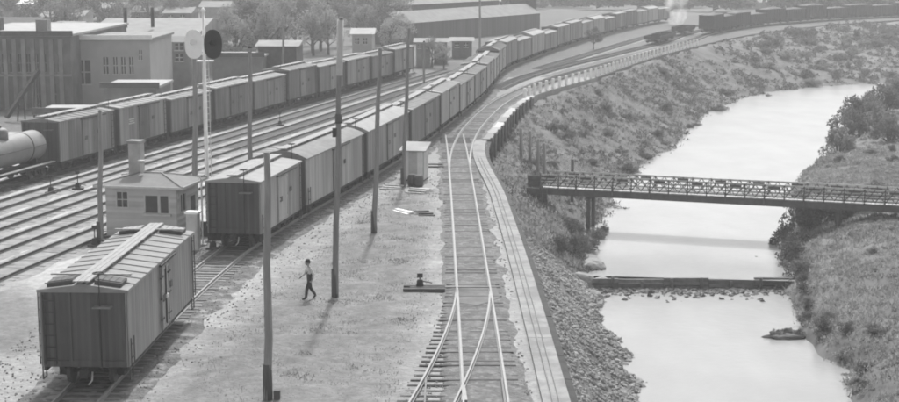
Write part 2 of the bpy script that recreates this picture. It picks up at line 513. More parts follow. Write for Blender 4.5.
# fast lookup of bank height
_xs = np.array(xs); _ys = np.array(ys)
def bank_z(x, y):
    i = int(np.clip(np.searchsorted(_xs, x) - 1, 0, nc - 2)); j = int(np.clip(np.searchsorted(_ys, y) - 1, 0, nr - 2))
    tx = (x - _xs[i]) / (_xs[i + 1] - _xs[i]); ty = (y - _ys[j]) / (_ys[j + 1] - _ys[j])
    return float((GZ[j, i] * (1 - tx) + GZ[j, i + 1] * tx) * (1 - ty) + (GZ[j + 1, i] * (1 - tx) + GZ[j + 1, i + 1] * tx) * ty)

# yard surface: columns measured back from the river edge
WEED = [at(*p) for p in ((150, 402), (205, 352), (262, 300), (318, 252), (372, 208), (398, 192), (426, 190), (433, 230), (431, 290), (418, 340), (396, 402), (300, 470), (140, 470))]
WEED = np.array([(p.x, p.y) for p in WEED])
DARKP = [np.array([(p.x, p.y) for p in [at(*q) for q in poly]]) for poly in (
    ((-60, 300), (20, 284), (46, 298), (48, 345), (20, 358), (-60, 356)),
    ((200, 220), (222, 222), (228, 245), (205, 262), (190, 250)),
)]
def poly_sd(poly, x, y):
    n = len(poly); best = 1e9; ins = False
    for i in range(n):
        a = poly[i]; b = poly[(i + 1) % n]
        d = b - a; t = np.clip(((x - a[0]) * d[0] + (y - a[1]) * d[1]) / (d @ d), 0, 1)
        best = min(best, math.hypot(x - a[0] - t * d[0], y - a[1] - t * d[1]))
        if (a[1] > y) != (b[1] > y) and x < (b[0] - a[0]) * (y - a[1]) / (b[1] - a[1]) + a[0]: ins = not ins
    return -best if ins else best

offs = [0.0] + list(np.arange(0.5, 32, 0.5)) + grow(32.5, 120, 1.0, 1.08) + [200, 500, 1500, 4000]
yrows = [-120, -40, 0, 20, 34] + list(np.arange(40, 120, 0.6)) + grow(120.5, 420, 1.2, 1.012) + [450, 470, 500, 540, 580, 619]
vv = []; tone = []
for y in yrows:
    ex = float(np.interp(y, EDGE.p[:, 1], EDGE.p[:, 0]))
    for k, o in enumerate(offs):
        x = ex - o
        z = 0.0
        t = 1.0
        if 38 < y < 130 and o < 60:
            n = fbm(x * 0.5, y * 0.5, 0.0, 3); n2 = fbm(x * 1.6, y * 1.6, 5.0, 3); n3 = fbm(x * .12, y * .12, 9.0, 2)
            z = 0.05 * n
            s = poly_sd(WEED, x, y) + n * 2.2
            wq = min(1, max(0, 0.5 - s * 0.45))
            t = 1.06 + 0.12 * n3 + 0.10 * n + (0.42 * min(1, max(0, (y - 62) / 12)) if x < PA.x_at(y) - 2.5 else 0.0) + (-0.37 - 0.35 * max(0, n2 + .05) - 0.25 * n3 - .25 * n) * wq
            if wq > 0: z += 0.10 * wq * (0.6 + n)
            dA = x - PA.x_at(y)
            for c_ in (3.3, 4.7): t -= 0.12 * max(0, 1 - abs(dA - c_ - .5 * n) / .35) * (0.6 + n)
            t -= 0.16 * max(0, fbm(x * .8, y * .3, 14.0, 3) - .12) * 3
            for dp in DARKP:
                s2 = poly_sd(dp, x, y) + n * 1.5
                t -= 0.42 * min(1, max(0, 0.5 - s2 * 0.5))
        elif y >= 130:
            t = 0.85 + 0.3 * fbm(x * 0.05, y * 0.05, 2.0, 3)
            t *= (1.25 if (y < 190 and x > PB.x_at(y) - 1) else 0.62)
        vv.append((x, y, z)); tone.append(max(0.3, t))
nk = len(offs)
ff = [(r * nk + k, (r + 1) * nk + k, (r + 1) * nk + k + 1, r * nk + k + 1)[::-1] for r in range(len(yrows) - 1) for k in range(nk - 1)]
b0 = len(vv)
for r in range(len(yrows)):
    p = vv[r * nk]; vv.append((p[0] - 0.02, p[1], -2.6)); tone.append(0.6)
for r in range(len(yrows) - 1):
    ff.append((r * nk, b0 + r, b0 + r + 1, (r + 1) * nk))
# far plain
b1 = len(vv)
vv += [(-4000, 619, 0), (3000, 619, 0), (3000, 4000, 0), (-4000, 4000, 0)]; tone += [0.5] * 4
ff.append((b1, b1 + 1, b1 + 2, b1 + 3))
me = bpy.data.meshes.new("yard_ground"); me.from_pydata(vv, [], ff); me.materials.append(M_GROUND)
ca = me.attributes.new("tone", 'FLOAT', 'POINT'); ca.data.foreach_set("value", tone)
me.update(); fix_normals(me)
yard = inst("yard_ground", me); yard["kind"] = "structure"

def sheet(name, poly, z, m):
    me_ = bpy.data.meshes.new(name); me_.from_pydata([(p[0], p[1], z) for p in poly], [], [tuple(range(len(poly)))])
    me_.materials.append(m); me_.update(); fix_normals(me_)
    o = inst(name, me_); o["kind"] = "structure"; return o

def water_strip(name, y0, y1, z):
    ss = np.arange(RIV.at_y(y0), min(RIV.L, RIV.at_y(y1)) + 0.01, 2.0)
    v_ = []; f_ = []
    for i, s_ in enumerate(ss):
        p = RIV.pos(s_); t = RIV.tan(s_); nrm = Vector((t.y, -t.x, 0))
        for k, q in enumerate((-14, 14)):
            v_.append(tuple(p + nrm * q + Vector((0, 0, z))))
        if i: f_.append((2 * i - 2, 2 * i - 1, 2 * i + 1, 2 * i))
    me_ = bpy.data.meshes.new(name); me_.from_pydata(v_, [], f_); me_.materials.append(M_WATER); me_.update(); fix_normals(me_)
    o = inst(name, me_); o["kind"] = "structure"; return o
# lower pool is a wide sheet: the banks cut its outline
sheet("river_water", [(4.6, -120), (40, -120), (40, WEIR_Y), (4.6, WEIR_Y)], Z_LOW, M_WATER)
water_strip("river_water", WEIR_Y + 0.2, 320, Z_UP)

# ------------------------------------------------------------------ retaining wall along the river edge
wall = empty("retaining_wall", (3.9, 49.5, 0), 0, "pale concrete retaining wall with flat top between siding and river bank", "retaining wall")
W0 = Vector(wall.location)
def along(P, s0, s1, step):
    n = max(1, int((s1 - s0) / step)); return [s0 + (s1 - s0) * i / n for i in range(n + 1)]
def ribbon(P, s0, s1, prof, step=1.0):
    """closed profile (right offset, z) swept along a path"""
    b = MB(); ss = along(P, s0, s1, step); n = len(prof); rings = []
    for s_ in ss:
        p = P.pos(s_); t = P.tan(s_); r = Vector((t.y, -t.x, 0))
        rings.append([p + r * o + Vector((0, 0, z)) for o, z in prof])
    vv_ = [q for r_ in rings for q in r_]
    f_ = [(i * n + k, i * n + (k + 1) % n, (i + 1) * n + (k + 1) % n, (i + 1) * n + k) for i in range(len(ss) - 1) for k in range(n)]
    f_ += [tuple(range(n)), tuple(reversed(range((len(ss) - 1) * n, len(ss) * n)))]
    b.add(vv_, f_)
    return b
def local(b, org):
    b.v = [(v[0] - org[0], v[1] - org[1], v[2] - org[2]) for v in b.v]; return b
e0, e1 = EDGE.at_y(-20), EDGE.at_y(123)
o = local(ribbon(EDGE, e0, e1, [(-0.06, -3.2), (0.10, -3.2), (0.02, 0.02), (-0.06, 0.02)]), W0).build("wall_face", M_WALL, wall); fix_normals(o.data)
blk = 0; s_ = EDGE.at_y(36)
while s_ < EDGE.at_y(122):                      # cast cap blocks with open joints
    Lb = 7.2
    hh = 0.16 + 0.004 * math.sin(blk * 2.3)
    o = local(ribbon(EDGE, s_ + 0.003, s_ + Lb - 0.003, [(-0.85, -0.05), (0.09, -0.05), (0.09, hh), (-0.85, hh)]), W0).build("cap_block", M_CONC, wall); fix_normals(o.data)
    s_ += Lb; blk += 1
for k in range(30):                             # dark strip running along the cap's outer edge
    a = EDGE.at_y(30) + k * 3.2
    o = local(ribbon(EDGE, a + .01, a + 3.18, [(0.10, -0.42), (0.42, -0.42), (0.42, -0.06 + .015 * math.sin(k * 2.7)), (0.10, -0.04)]), W0).build("edge_strip", M_EDGE_STRIP, wall); fix_normals(o.data)
for off_, r_ in ((-0.52, 0.025), (-0.30, 0.02)):
    b = MB(); b.tube([EDGE.pos(s__) + Vector((EDGE.tan(s__).y, -EDGE.tan(s__).x, 0)) * off_ + Vector((0, 0, 0.20)) for s__ in along(EDGE, EDGE.at_y(30), EDGE.at_y(112), 3)], r_, 6)
    local(b, W0).build("pipe", M_POLE_L, wall)

# timber bulkhead where the wall swings to the right
bulk = empty("timber_bulkhead", tuple(at(500, 128)), 0, "dark timber bulkhead holding up the curve above the footbridge", "bulkhead")
B0 = Vector(bulk.location)
sA, sB = EDGE.at_y(123.5), EDGE.at_y(163)
for k in range(6):
    zt = -0.1 - k * 0.42
    n = 4
    for q in range(n):
        a = sA + (sB - sA) * q / n; c = sA + (sB - sA) * (q + 1) / n - 0.04
        j = 0.02 * math.sin(k * 3.1 + q * 1.7)
        o = local(ribbon(EDGE, a, c, [(0.10 + j, zt - 0.39), (0.30 + j, zt - 0.39), (0.30 + j, zt), (0.10 + j, zt)], 2.0), B0).build("plank", M_TIMBER, bulk); fix_normals(o.data)
for k in range(9):
    a = sA + (sB - sA) * k / 9
    o = local(ribbon(EDGE, a, a + (sB - sA) / 9 - .05, [(-0.35, -0.05), (0.36, -0.05), (0.36, .16 + .04 * math.sin(k * 2.3)), (-0.35, .14)], 1.5), B0).build("top_timber", M_TIMBER_L if k % 3 else M_POLE_L, bulk); fix_normals(o.data)
s_ = sA
while s_ < sB:
    p = EDGE.pos(s_); t = EDGE.tan(s_); r = Vector((t.y, -t.x, 0)); q = p + r * 0.42
    b = MB(); b.tube([q + Vector((0, 0, -4.2)), q + Vector((0, 0, 0.25))], [0.15, 0.13], 8); local(b, B0).build("pile", M_TIMBER, bulk)
    s_ += 3.1

# ------------------------------------------------------------------ tracks
TIE_M = MB().box((0, 0, 0), (2.45, 0.15, 0.17)).mesh("tie", M_TIE)
TIE_ML = MB().box((0, 0, 0), (2.5, 0.22, 0.17)).mesh("tie", M_TIE_L)
rng = random.Random(7)
RAILP = [(-0.07, 0.0), (0.07, 0.0), (0.07, 0.02), (0.012, 0.035), (0.012, 0.10), (0.036, 0.115), (0.036, 0.15), (-0.036, 0.15), (-0.036, 0.115), (-0.012, 0.10), (-0.012, 0.035), (-0.07, 0.02)]
def rail_run(P, s0, s1, off_, m, parent, org, step=1.5, z=0.075):
    o = local(ribbon(P, s0, s1, [(off_ + a, z + b) for a, b in RAILP], step), org).build("rail", m, parent); fix_normals(o.data)
    return o
def bed_ribbon(P, s0, s1, h, z):
    """ballast bed with ragged shoulders and an uneven crown"""
    b = MB(); ss = [s0]
    while ss[-1] < s1: ss.append(ss[-1] + (0.7 if P.pos(ss[-1]).y < 130 else 2.0))
    ss[-1] = s1; vv_ = []
    for s_ in ss:
        p = P.pos(s_); t = P.tan(s_); r = Vector((t.y, -t.x, 0))
        a = fbm(s_ * .45, h * 3 + p.x * .01, 1.0, 4) * 0.9; c = fbm(s_ * .45, h * 3 + 50, 2.0, 4) * 0.9
        for o_, zz in ((-h - .5 + a, -.06), (-h * .92 + a * .6, z - .01 + .02 * a), (-h * .5, z + .015 * c), (0, z + .02 * (a - c)), (h * .5, z + .015 * a), (h * .92 + c * .6, z - .01 + .02 * c), (h + .5 + c, -.06)):
            vv_.append(p + r * o_ + Vector((0, 0, zz)))
    n = 7
    b.add(vv_, [(i * n + k, i * n + k + 1, (i + 1) * n + k + 1, (i + 1) * n + k) for i in range(len(ss) - 1) for k in range(n - 1)], True)
    return b
def track(P, y0, y1, label, rail_m, ball_m, tie_y, width=3.3, tie_m=None, spacing=0.56, rails=True, bed=True, bed_z=0.05):
    s0, s1 = P.at_y(y0), P.at_y(y1)
    p0 = P.pos(P.at_y(max(y0, 45)))
    t = empty("railway_track", (p0.x, p0.y, 0), 0, label, "railway track", "tracks of the yard")
    org = Vector(t.location)
    if bed:
        h = width / 2
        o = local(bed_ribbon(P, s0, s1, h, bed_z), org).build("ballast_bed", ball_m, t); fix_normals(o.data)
    if rails:
        for q in (-0.753, 0.753):
            rail_run(P, s0, s1, q, rail_m, t, org)
    s_ = P.at_y(tie_y[0]); e_ = P.at_y(tie_y[1]); n = 0
    while s_ < e_ and n < 290:
        p = P.pos(s_); tn = P.tan(s_)
        inst("tie", tie_m or TIE_M, t, (p.x - org.x + rng.uniform(-.04, .04), p.y - org.y, 0.0 + rng.uniform(-0.06, -0.015) if P is not PA else rng.uniform(-.02, .0)), (0, 0, math.atan2(tn.y, tn.x) - PI / 2 + rng.uniform(-.025, .025)), (rng.uniform(0.97, 1.03), rng.uniform(.85, 1.1), 1))
        s_ += spacing * rng.uniform(0.92, 1.08); n += 1
    if s_ < s1 - 2:
        b = MB(); k = 0
        while s_ < s1 - 0.5:
            p = P.pos(s_); tn = P.tan(s_); r = Vector((tn.y, -tn.x, 0)) * 1.25
            b.bar(p - r + Vector((0, 0, 0.0)) - org, p + r - org, 0.22, 0.16)
            s_ += spacing * 1.05; k += 1
        o = b.build("distant_ties", tie_m.materials[0] if tie_m else M_TIE, t); o["kind"] = "stuff"
    return t

tA = track(PA, 20, 330, "track under the long middle string of boxcars and the lone car", M_RAIL_B, M_BALLAST_D, (44, 82), 4.2, TIE_ML)  # oily bed, widened so its dark colour also paints the shadow beside the cars
tB = track(PB, 40, 197, "farthest left track carrying the tank car and dark boxcars", M_RAIL_D, M_BALLAST_D, (70, 100), 3.6)
tF1 = track(PF1, 40, 183, "empty yard track passing just left of the hip roofed shanty", M_RAIL_D, M_BALLAST, (58, 120), 2.9, TIE_ML)
tF2 = track(PF2, 40, 171, "second empty yard track left of the shanty", M_RAIL_D, M_BALLAST, (66, 120), 2.9, TIE_ML)
tF3 = track(PF3, 40, 203, "third empty yard track left of the shanty", M_RAIL_D, M_BALLAST, (72, 118), 2.9, TIE_ML)
tF4 = track(PF4, 40, 203, "empty yard track next to the tank car string", M_RAIL_D, M_BALLAST, (78, 118), 2.9, TIE_ML)
tC = track(PC, 20, 127, "straight siding with bright rails beside the river wall", M_RAIL_B, M_BALLAST_C, (66.5, 121), 2.7, spacing=0.66)
tD = track(PD, 106, 440, "curved track swinging right along the far river bank", M_RAIL_B, M_BALLAST_C, (112, 175), 2.8)
tD2 = track(PD2, 172, 415, "inner curved track beside the far bank track", M_RAIL_D, M_BALLAST, (172, 172.1), 2.8)
PD3 = Path(zp([(12.5, 205), (22, 236), (34, 275), (42, 300), (54, 330), (72, 360), (104, 396)], 0))
track(PD3, 205, 390, "straightest of the far tracks between middle string and inner curve", M_RAIL_D, M_BALLAST, (205, 205.1), 2.8)
# the turnout: no bed of its own, longer ties, frog, points, guard rails
tT = empty("railway_turnout", tuple(PC.pos(PC.at_y(66))), 0, "turnout with frog branching left at the bottom of the siding", "turnout", "tracks of the yard")
tor = Vector(tT.location)
# PT runs towards the camera: left of travel is the picture's right
rail_run(PT, 3, PT.L, 0.753, M_RAIL_B, tT, tor)
rail_run(PT, 3.4, PT.L, -0.753, M_RAIL_B, tT, tor, z=0.078)
fy = 49.9
b = MB(); fx = PC.x_at(fy) - 0.72
b.prism([(fx - .09, fy - .9), (fx + .11, fy - .9), (fx + .05, fy + .9), (fx - .04, fy + .9)], 0.06, 0.20); local(b, tor).build("frog", M_RAIL_B, tT)
for gx in (PC.x_at(fy) + 0.64, PC.x_at(fy) - 2.05):
    b = MB().bar((gx, fy - 1.6, 0.15), (gx, fy + 1.8, 0.15), 0.06, 0.13); local(b, tor).build("guard_rail", M_RAIL_D, tT)
y = 44.0; 
while y < 66:
    xa = PT_x = float(np.interp(y, PT.p[::-1, 1], PT.p[::-1, 0])); xc = PC.x_at(y)
    w = xc - xa + 2.55
    inst("tie", TIE_M, tT, ((xa + xc) / 2 - tor.x + rng.uniform(-.04, .04), y + 0.28 - tor.y, rng.uniform(-.06, -.012)), (0, 0, rng.uniform(-.015, .015)), (w / 2.5, rng.uniform(.85, 1.1), 1))
    y += 0.64
b = MB().prism([(0.35, 64.1), (1.2, 63.6), (1.75, 64.3), (2.25, 65.2), (2.1, 68.0), (1.2, 68.4), (0.1, 67.9), (0.15, 65)], 0.03, 0.062); local(b, tor).build("oiled_plank_deck", mat("oil stained cinders", 0.15, 0.9, 0.4, 1.0, bump=0.4), tT)
for yy in (66.4, 67.1):
    b = MB().box((-1.15, yy, 0.09), (1.9, 0.26, 0.2)); local(b, tor).build("head_block", M_TIE, tT)
b = MB().bar((-1.8, 66.75, 0.16), (1.8, 66.75, 0.16), 0.05, 0.05); local(b, tor).build("throw_rod", M_RAIL_B, tT)

# switch stand beside the turnout
def switch_stand(x, y, label, h=0.75, tgt=None, rz=0.0, grp="switch stands"):
    t = empty("switch_stand", (x, y, 0.0), rz, label, "switch stand", grp)
    MB().box((0, 0, 0.08), (0.7, 0.4, 0.14)).build("base_timber", M_TIMBER, t)
    b = MB().box((0, 0, 0.33), (0.34, 0.3, 0.28), taper=0.7); b.tube([(0, 0, 0.4), (0, 0, h)], 0.03, 6); b.build("stand_body", M_IRON, t)
    b = MB().bar((0, 0, 0.42), (0.55, 0.05, 0.30), 0.04, 0.04); b.build("lever", M_PALE if tgt else M_IRON, t)
    b = MB().box((0, 0, h + 0.05), (0.26, 0.02, 0.2)); b.build("target", tgt or M_IRON, t)
    return t
switch_stand(-1.35, 67.0, "low dark switch stand left of the turnout points", 0.6)
q = at(475, 100); switch_stand(q.x, q.y, "small dark switch stand on bright gravel beside the curve", 1.2, None)
q = at(51, 194); switch_stand(q.x, q.y, "small dark switch stand between empty tracks, nearer the left edge", 1.1)
q = at(78, 190); switch_stand(q.x, q.y, "small dark switch stand between empty tracks, nearer the shanty", 1.1)
q = at(280, 126); switch_stand(q.x, q.y, "small switch stand on yard gravel behind the middle string", 1.2)
q = at(213, 250); switch_stand(q.x, q.y, "switch stand with pale target beside the middle string's near end", 1.3, M_WHITE)
q = at(95, 247); switch_stand(q.x, q.y, "short grey switch stand beside the pale pole by the shanty", 1.0)

# ------------------------------------------------------------------ rolling stock
def wheel_mesh():
    b = MB(); n = 18
    b.tube([(-0.06, 0, 0), (0.06, 0, 0)], 0.42, n, True, False)
    b.tube([(-0.09, 0, 0), (-0.05, 0, 0)], 0.46, n, True, False)
    b.tube([(0.06, 0, 0), (0.10, 0, 0)], [0.16, 0.10], 10, True, False)
    return b.mesh("wheel", M_WHEEL)
WHEEL = wheel_mesh()
def truck_mesh():
    b = MB()
    for sx in (-1, 1):
        x = sx * 0.98
        b.bar((x, -1.05, 0.78), (x, 1.05, 0.78), 0.09, 0.07)
        b.bar((x, -0.95, 0.74), (x, -0.28, 0.42), 0.09, 0.08); b.bar((x, 0.95, 0.74), (x, 0.28, 0.42), 0.09, 0.08)
        b.bar((x, -0.34, 0.40), (x, 0.34, 0.40), 0.10, 0.08)
        for y in (-0.84, 0.84): b.box((x + sx * 0.05, y, 0.66), (0.24, 0.26, 0.28))
        for y in (-0.15, 0.15): b.tube([(x, y, 0.44), (x, y, 0.74)], 0.09, 8)
        b.bar((x, -0.84, 0.5), (x, 0.84, 0.5), 0.05, 0.05)
    b.box((0, 0, 0.72), (1.9, 0.32, 0.2))
    for y in (-0.84, 0.84): b.tube([(-0.95, y, 0.655), (0.95, y, 0.655)], 0.075, 8)
    return b.mesh("truck_frame", M_UNDER)
TRUCK = truck_mesh()
def ladder(b, x, y, z0, z1, w, axis, n):
    d = Vector((0, w / 2, 0)) if axis == 'y' else Vector((w / 2, 0, 0))
    c0 = Vector((x, y, z0)); c1 = Vector((x, y, z1))
    for s_ in (-1, 1): b.bar(c0 + d * s_, c1 + d * s_, 0.035, 0.035, (0, 1, 0) if axis == 'y' else (1, 0, 0))
    for k in range(n):
        z = z0 + (z1 - z0) * (k + 0.5) / n
        b.bar((x - d.x, y - d.y, z), (x + d.x, y + d.y, z), 0.03, 0.03)

def panel_side(L, H, sgn, pitch, depth):
    """vertical tongue-and-groove siding: one skin with a real groove at each joint"""
    b = MB(); n = int(L / pitch); vv_ = []; 
    prof = []
    for i in range(n):
        y0 = -L / 2 + i * L / n; y1 = -L / 2 + (i + 1) * L / n; g = 0.012
        prof += [(y0 + g, 0.0), (y1 - g, 0.0), (y1 - g, -depth), (y1 + g, -depth)]
    prof = prof[:-2]
    for y, d in prof:
        vv_ += [(sgn * d, y, 0), (sgn * d, y, H)]
    m = len(prof)
    b.add(vv_, [(2 * i, 2 * i + 2, 2 * i + 3, 2 * i + 1) if sgn > 0 else (2 * i, 2 * i + 1, 2 * i + 3, 2 * i + 2) for i in range(m - 1)])
    b.box((-sgn * 0.05, 0, H / 2), (0.05, L, H))
    return b

def freight_car(L, kind="box", side=None, roof="peak", roof_m=None, hi=False, lo=False, W=2.84, eave=3.72, door_m=None, end_m=None, hatch=False, seams=True):
    """kind: box or reefer. y runs along the car, z=0 is the ground, rail head at 0.225"""
    side = side or M_SIDE_A; roof_m = roof_m or M_ROOF_M; door_m = door_m or side; end_m = end_m or M_END
    t = empty("boxcar" if kind == "box" else "refrigerator_car")
    fl = 1.02; H = eave - fl; hw = W / 2
    # underframe
    b = MB(); b.box((0, 0, 0.88), (0.5, L - 0.3, 0.3)); 
    for sx in (-1, 1): b.box((sx * (hw - 0.12), 0, 0.95), (0.12, L - 0.1, 0.16))
    if not lo:
        for k in range(5): b.box((0, -L / 2 + (k + .5) * L / 5, 0.9), (W - 0.3, 0.14, 0.18))
        for sx in (-1, 1):
            b.bar((sx * 0.7, -L * 0.3, 0.86), (sx * 0.7, -L * 0.12, 0.5), 0.04, 0.04); b.bar((sx * 0.7, -L * 0.12, 0.5), (sx * 0.7, L * 0.12, 0.5), 0.04, 0.04); b.bar((sx * 0.7, L * 0.12, 0.5), (sx * 0.7, L * 0.3, 0.86), 0.04, 0.04)
        b.tube([(0.5, -0.7, 0.62), (0.5, 0.3, 0.62)], 0.2, 10)
    b.build("underframe", M_UNDER, t)
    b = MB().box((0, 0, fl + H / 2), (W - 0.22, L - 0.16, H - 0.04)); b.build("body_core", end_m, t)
    for sx in (-1, 1):
        if hi:
            o = panel_side(L, H, sx, 0.13, 0.012).build("side_wall", side, t, (sx * hw, 0, fl)); fix_normals(o.data)
        else:
            MB().box((0, 0, H / 2), (0.08, L, H)).build("side_wall", side, t, (sx * (hw - 0.04), 0, fl))
    for sy in (-1, 1):
        b = MB().box((0, 0, H / 2), (W - 0.17, 0.06, H))
        if roof == "peak": b.add([(-hw + .09, -.03, H), (hw - .09, -.03, H), (0, -.03, H + .18), (-hw + .09, .03, H), (hw - .09, .03, H), (0, .03, H + .18)], [(0, 1, 2), (5, 4, 3), (1, 4, 5, 2), (0, 2, 5, 3)])
        if not lo:
            for x in (-hw + 0.14, hw - 0.14): b.box((x, sy * 0.05, H / 2), (0.1, 0.05, H))
            for x in (-0.48, 0.48): b.box((x, sy * 0.055, H / 2), (0.12, 0.06, H - .05))
            b.box((0, sy * 0.06, 0.12), (W - 0.2, 0.07, 0.22))
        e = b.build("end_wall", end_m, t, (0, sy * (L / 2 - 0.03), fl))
    # roof
    b = MB()
    ov = 0.06
    if roof == "peak":
        b.sweep([(-hw - ov, eave - 0.07), (hw + ov, eave - 0.07), (hw + ov, eave + 0.02), (0, eave + 0.22), (-hw - ov, eave + 0.02)], -L / 2 - ov, L / 2 + ov)
        rz_ = lambda x: eave + 0.02 + 0.20 * (1 - abs(x) / (hw + ov))
    else:
        n = 12; pr = [(-hw - ov, eave - 0.07), (hw + ov, eave - 0.07)]
        rz_ = lambda x: eave + 0.42 * math.cos(min(1, abs(x) / (hw + ov)) * PI / 2) ** 0.9
        for k in range(n + 1):
            x = (hw + ov) * (1 - 2 * k / n); pr.append((x, rz_(x)))
        b.sweep(pr, -L / 2 - ov, L / 2 + ov)
    me_ = b.mesh("roof", roof_m); fix_normals(me_)
    rf = inst("roof", me_, t)
    if not lo and seams:
        nb = int(L / 0.86)
        for k in range(1, nb):
            y = -L / 2 + k * L / nb
            b = MB()
            for sx in (-1, 1):
                if roof == "peak": b.bar((sx * 0.28, y, rz_(0.28) + 0.012), (sx * (hw + ov), y, rz_(hw + ov) + 0.012), 0.08, 0.04)
                else:
                    xs_ = [0.2 + (hw + ov - 0.2) * i / 4 for i in range(5)]
                    for i in range(4): b.bar((sx * xs_[i], y, rz_(xs_[i]) + 0.015), (sx * xs_[i + 1], y, rz_(xs_[i + 1]) + 0.015), 0.06, 0.05)
            b.build("seam_batten", roof_m, rf)
    zc = rz_(0)
    if lo:
        MB().box((0, 0, zc + 0.08), (0.45, L + 0.2, 0.06)).build("running_board", roof_m, t)
    else:
        for k in (-1, 0, 1):
            MB().box((k * 0.2, 0, zc + 0.12 + 0.004 * k), (0.18, L + 0.3, 0.04)).build("running_board_plank", M_BOARD, t)
        b = MB()
        for k in range(int(L / 1.2)): b.box((0, -L / 2 + 0.6 + k * 1.2, zc + 0.06), (0.62, 0.06, 0.09))
        b.build("running_board_saddles", roof_m, t)
    if hatch:
        for sy in (-1, 1):
            for sx in (-1, 1):
                x = sx * 0.82; y = sy * (L / 2 - 0.62); z = rz_(0.82)
                sl = -sx * math.atan(0.20 / (hw + ov))
                M = Matrix.Translation((x, y, z)) @ Matrix.Rotation(-sl if roof == "peak" else 0, 4, 'Y')
                h_ = MB()
                for c, d in (((0, -0.40, 0.07), (0.92, 0.07, 0.16)), ((0, 0.40, 0.07), (0.92, 0.07, 0.16)), ((-0.43, 0, 0.07), (0.07, 0.74, 0.16)), ((0.43, 0, 0.07), (0.07, 0.74, 0.16))):
                    h_.box(c, d, M)
                ho = h_.build("ice_hatch", M_HATCH, t)
                l_ = MB(); M2 = M @ Matrix.Translation((0, 0, 0.15))
                for k in range(4): l_.box((-0.33 + 0.22 * k, 0, 0), (0.2, 0.66, 0.05), M2)
                l_.build("hatch_lid", M_ROOF_L if sy > 0 else M_HATCH, ho)
            MB().box((0, sy * (L / 2 - 1.16), zc + 0.10), (W - 0.2, 0.14, 0.05)).build("lateral_board", M_BOARD, t)
    # doors
    for sx in (-1, 1):
        dw = 1.25 if kind == "reefer" else 1.85
        x = sx * (hw + 0.035)
        b = MB().box((x, 0, fl + H * 0.47), (0.06, dw, H * 0.9))
        if not lo:
            for yy in (-dw / 2 + .05, dw / 2 - .05): b.box((x + sx * 0.04, yy, fl + H * 0.47), (0.03, 0.09, H * 0.9))
            for zz in (fl + 0.2, fl + H * 0.47, fl + H * 0.88): b.box((x + sx * 0.04, 0, zz), (0.03, dw, 0.09))
        d_ = b.build("door", door_m, t)
        if hi:
            if kind == "reefer":
                for yy in (-dw * .48, dw * .48):
                    for zz in (0.5, 1.3, 2.1): MB().bar((x + sx * 0.05, yy - .22, fl + zz), (x + sx * 0.05, yy + .22, fl + zz), 0.07, 0.05, (1, 0, 0)).build("hinge", M_IRON, d_)
                MB().bar((x + sx * .06, 0.0, fl + .2), (x + sx * .06, 0, fl + H * .9), .05, .05).build("lock_rod", M_IRON, d_)
                MB().box((x + sx * .07, 0.1, fl + 1.25), (.06, .3, .14)).build("latch", M_PALE, d_)
        if not lo:
            for yy, zz in ((dw * .9, 1.5), (-dw * .2, 1.25)): MB().box((x + sx * (0.01 if yy > dw / 2 else .045), yy, fl + zz), (0.03, 0.36, 0.26)).build("tack_board", M_TIMBER, t)
            MB().box((x + sx * 0.04, dw * .45, eave - 0.14), (0.09, dw * 2.1, 0.08)).build("door_track", M_IRON, t)
    # ladders, steps, brake, couplers
    if not lo:
        for sx in (-1, 1):
            for sy in (-1, 1):
                if sx * sy > 0 or hi:
                    b = MB(); ladder(b, sx * (hw + 0.07), sy * (L / 2 - 0.32), fl + 0.05, eave - 0.1 if sx * sy > 0 else fl + 1.0, 0.42, 'y', 6 if sx * sy > 0 else 2); b.build("ladder", M_IRON, t)
                b = MB(); y = sy * (L / 2 - 0.32)
                b.bar((sx * hw, y - .2, 1.0), (sx * hw, y - .2, .55), .03, .04); b.bar((sx * hw, y + .2, 1.0), (sx * hw, y + .2, .55), .03, .04); b.bar((sx * hw, y - .21, .55), (sx * hw, y + .21, .55), .05, .03)
                b.build("sill_step", M_IRON, t)
        b = MB(); ladder(b, -hw + 0.36, -L / 2 - 0.09, fl + 0.1, eave - 0.15, 0.4, 'x', 6); b.build("end_ladder", M_IRON, t)
        b = MB(); ladder(b, hw - 0.36, L / 2 + 0.09, fl + 0.1, eave - 0.15, 0.4, 'x', 6); b.build("end_ladder", M_IRON, t)
        b = MB(); b.tube([(0.62, -L / 2 - 0.16, 0.9), (0.62, -L / 2 - 0.16, zc + 0.42)], 0.022, 6)
        br = b.build("brake_staff", M_IRON, t)
        ring = [(0.62 + 0.2 * math.cos(a), -L / 2 - 0.16 + 0.2 * math.sin(a), zc + 0.42) for a in [2 * PI * k / 12 for k in range(13)]]
        b = MB().tube(ring, 0.02, 6, False); b.bar(ring[0], ring[6], .02, .02); b.bar(ring[3], ring[9], .02, .02); b.build("brake_wheel", M_IRON, br)
        MB().box((0.72, -L / 2 - 0.22, fl + H * 0.80), (0.62, 0.36, 0.05)).build("brake_step", M_STEP, t)
    for sy in (-1, 1):
        b = MB().box((0, sy * (L / 2 + 0.16), 0.88), (0.22, 0.4, 0.2)); b.box((0.04, sy * (L / 2 + 0.38), 0.88), (0.26, 0.2, 0.28)); b.build("coupler", M_IRON, t)
        if hi:
            MB().tube([(0.25, sy * (L / 2 + .05), .85), (0.28, sy * (L / 2 + .25), .6), (.2, sy * (L / 2 + .4), .5)], .03, 6).build("brake_hose", M_PALE, t)
    # trucks
    for sy in (-1, 1):
        tr = inst("truck", TRUCK, t, (0, sy * (L / 2 - min(1.75, L * 0.2)), 0))
        if not lo:
            for wy in (-0.84, 0.84):
                for wx in (-0.76, 0.76): inst("wheel", WHEEL, tr, (wx, wy, 0.655), (0, 0, 0 if wx > 0 else PI))
    KIDS_scan(t)
    return t

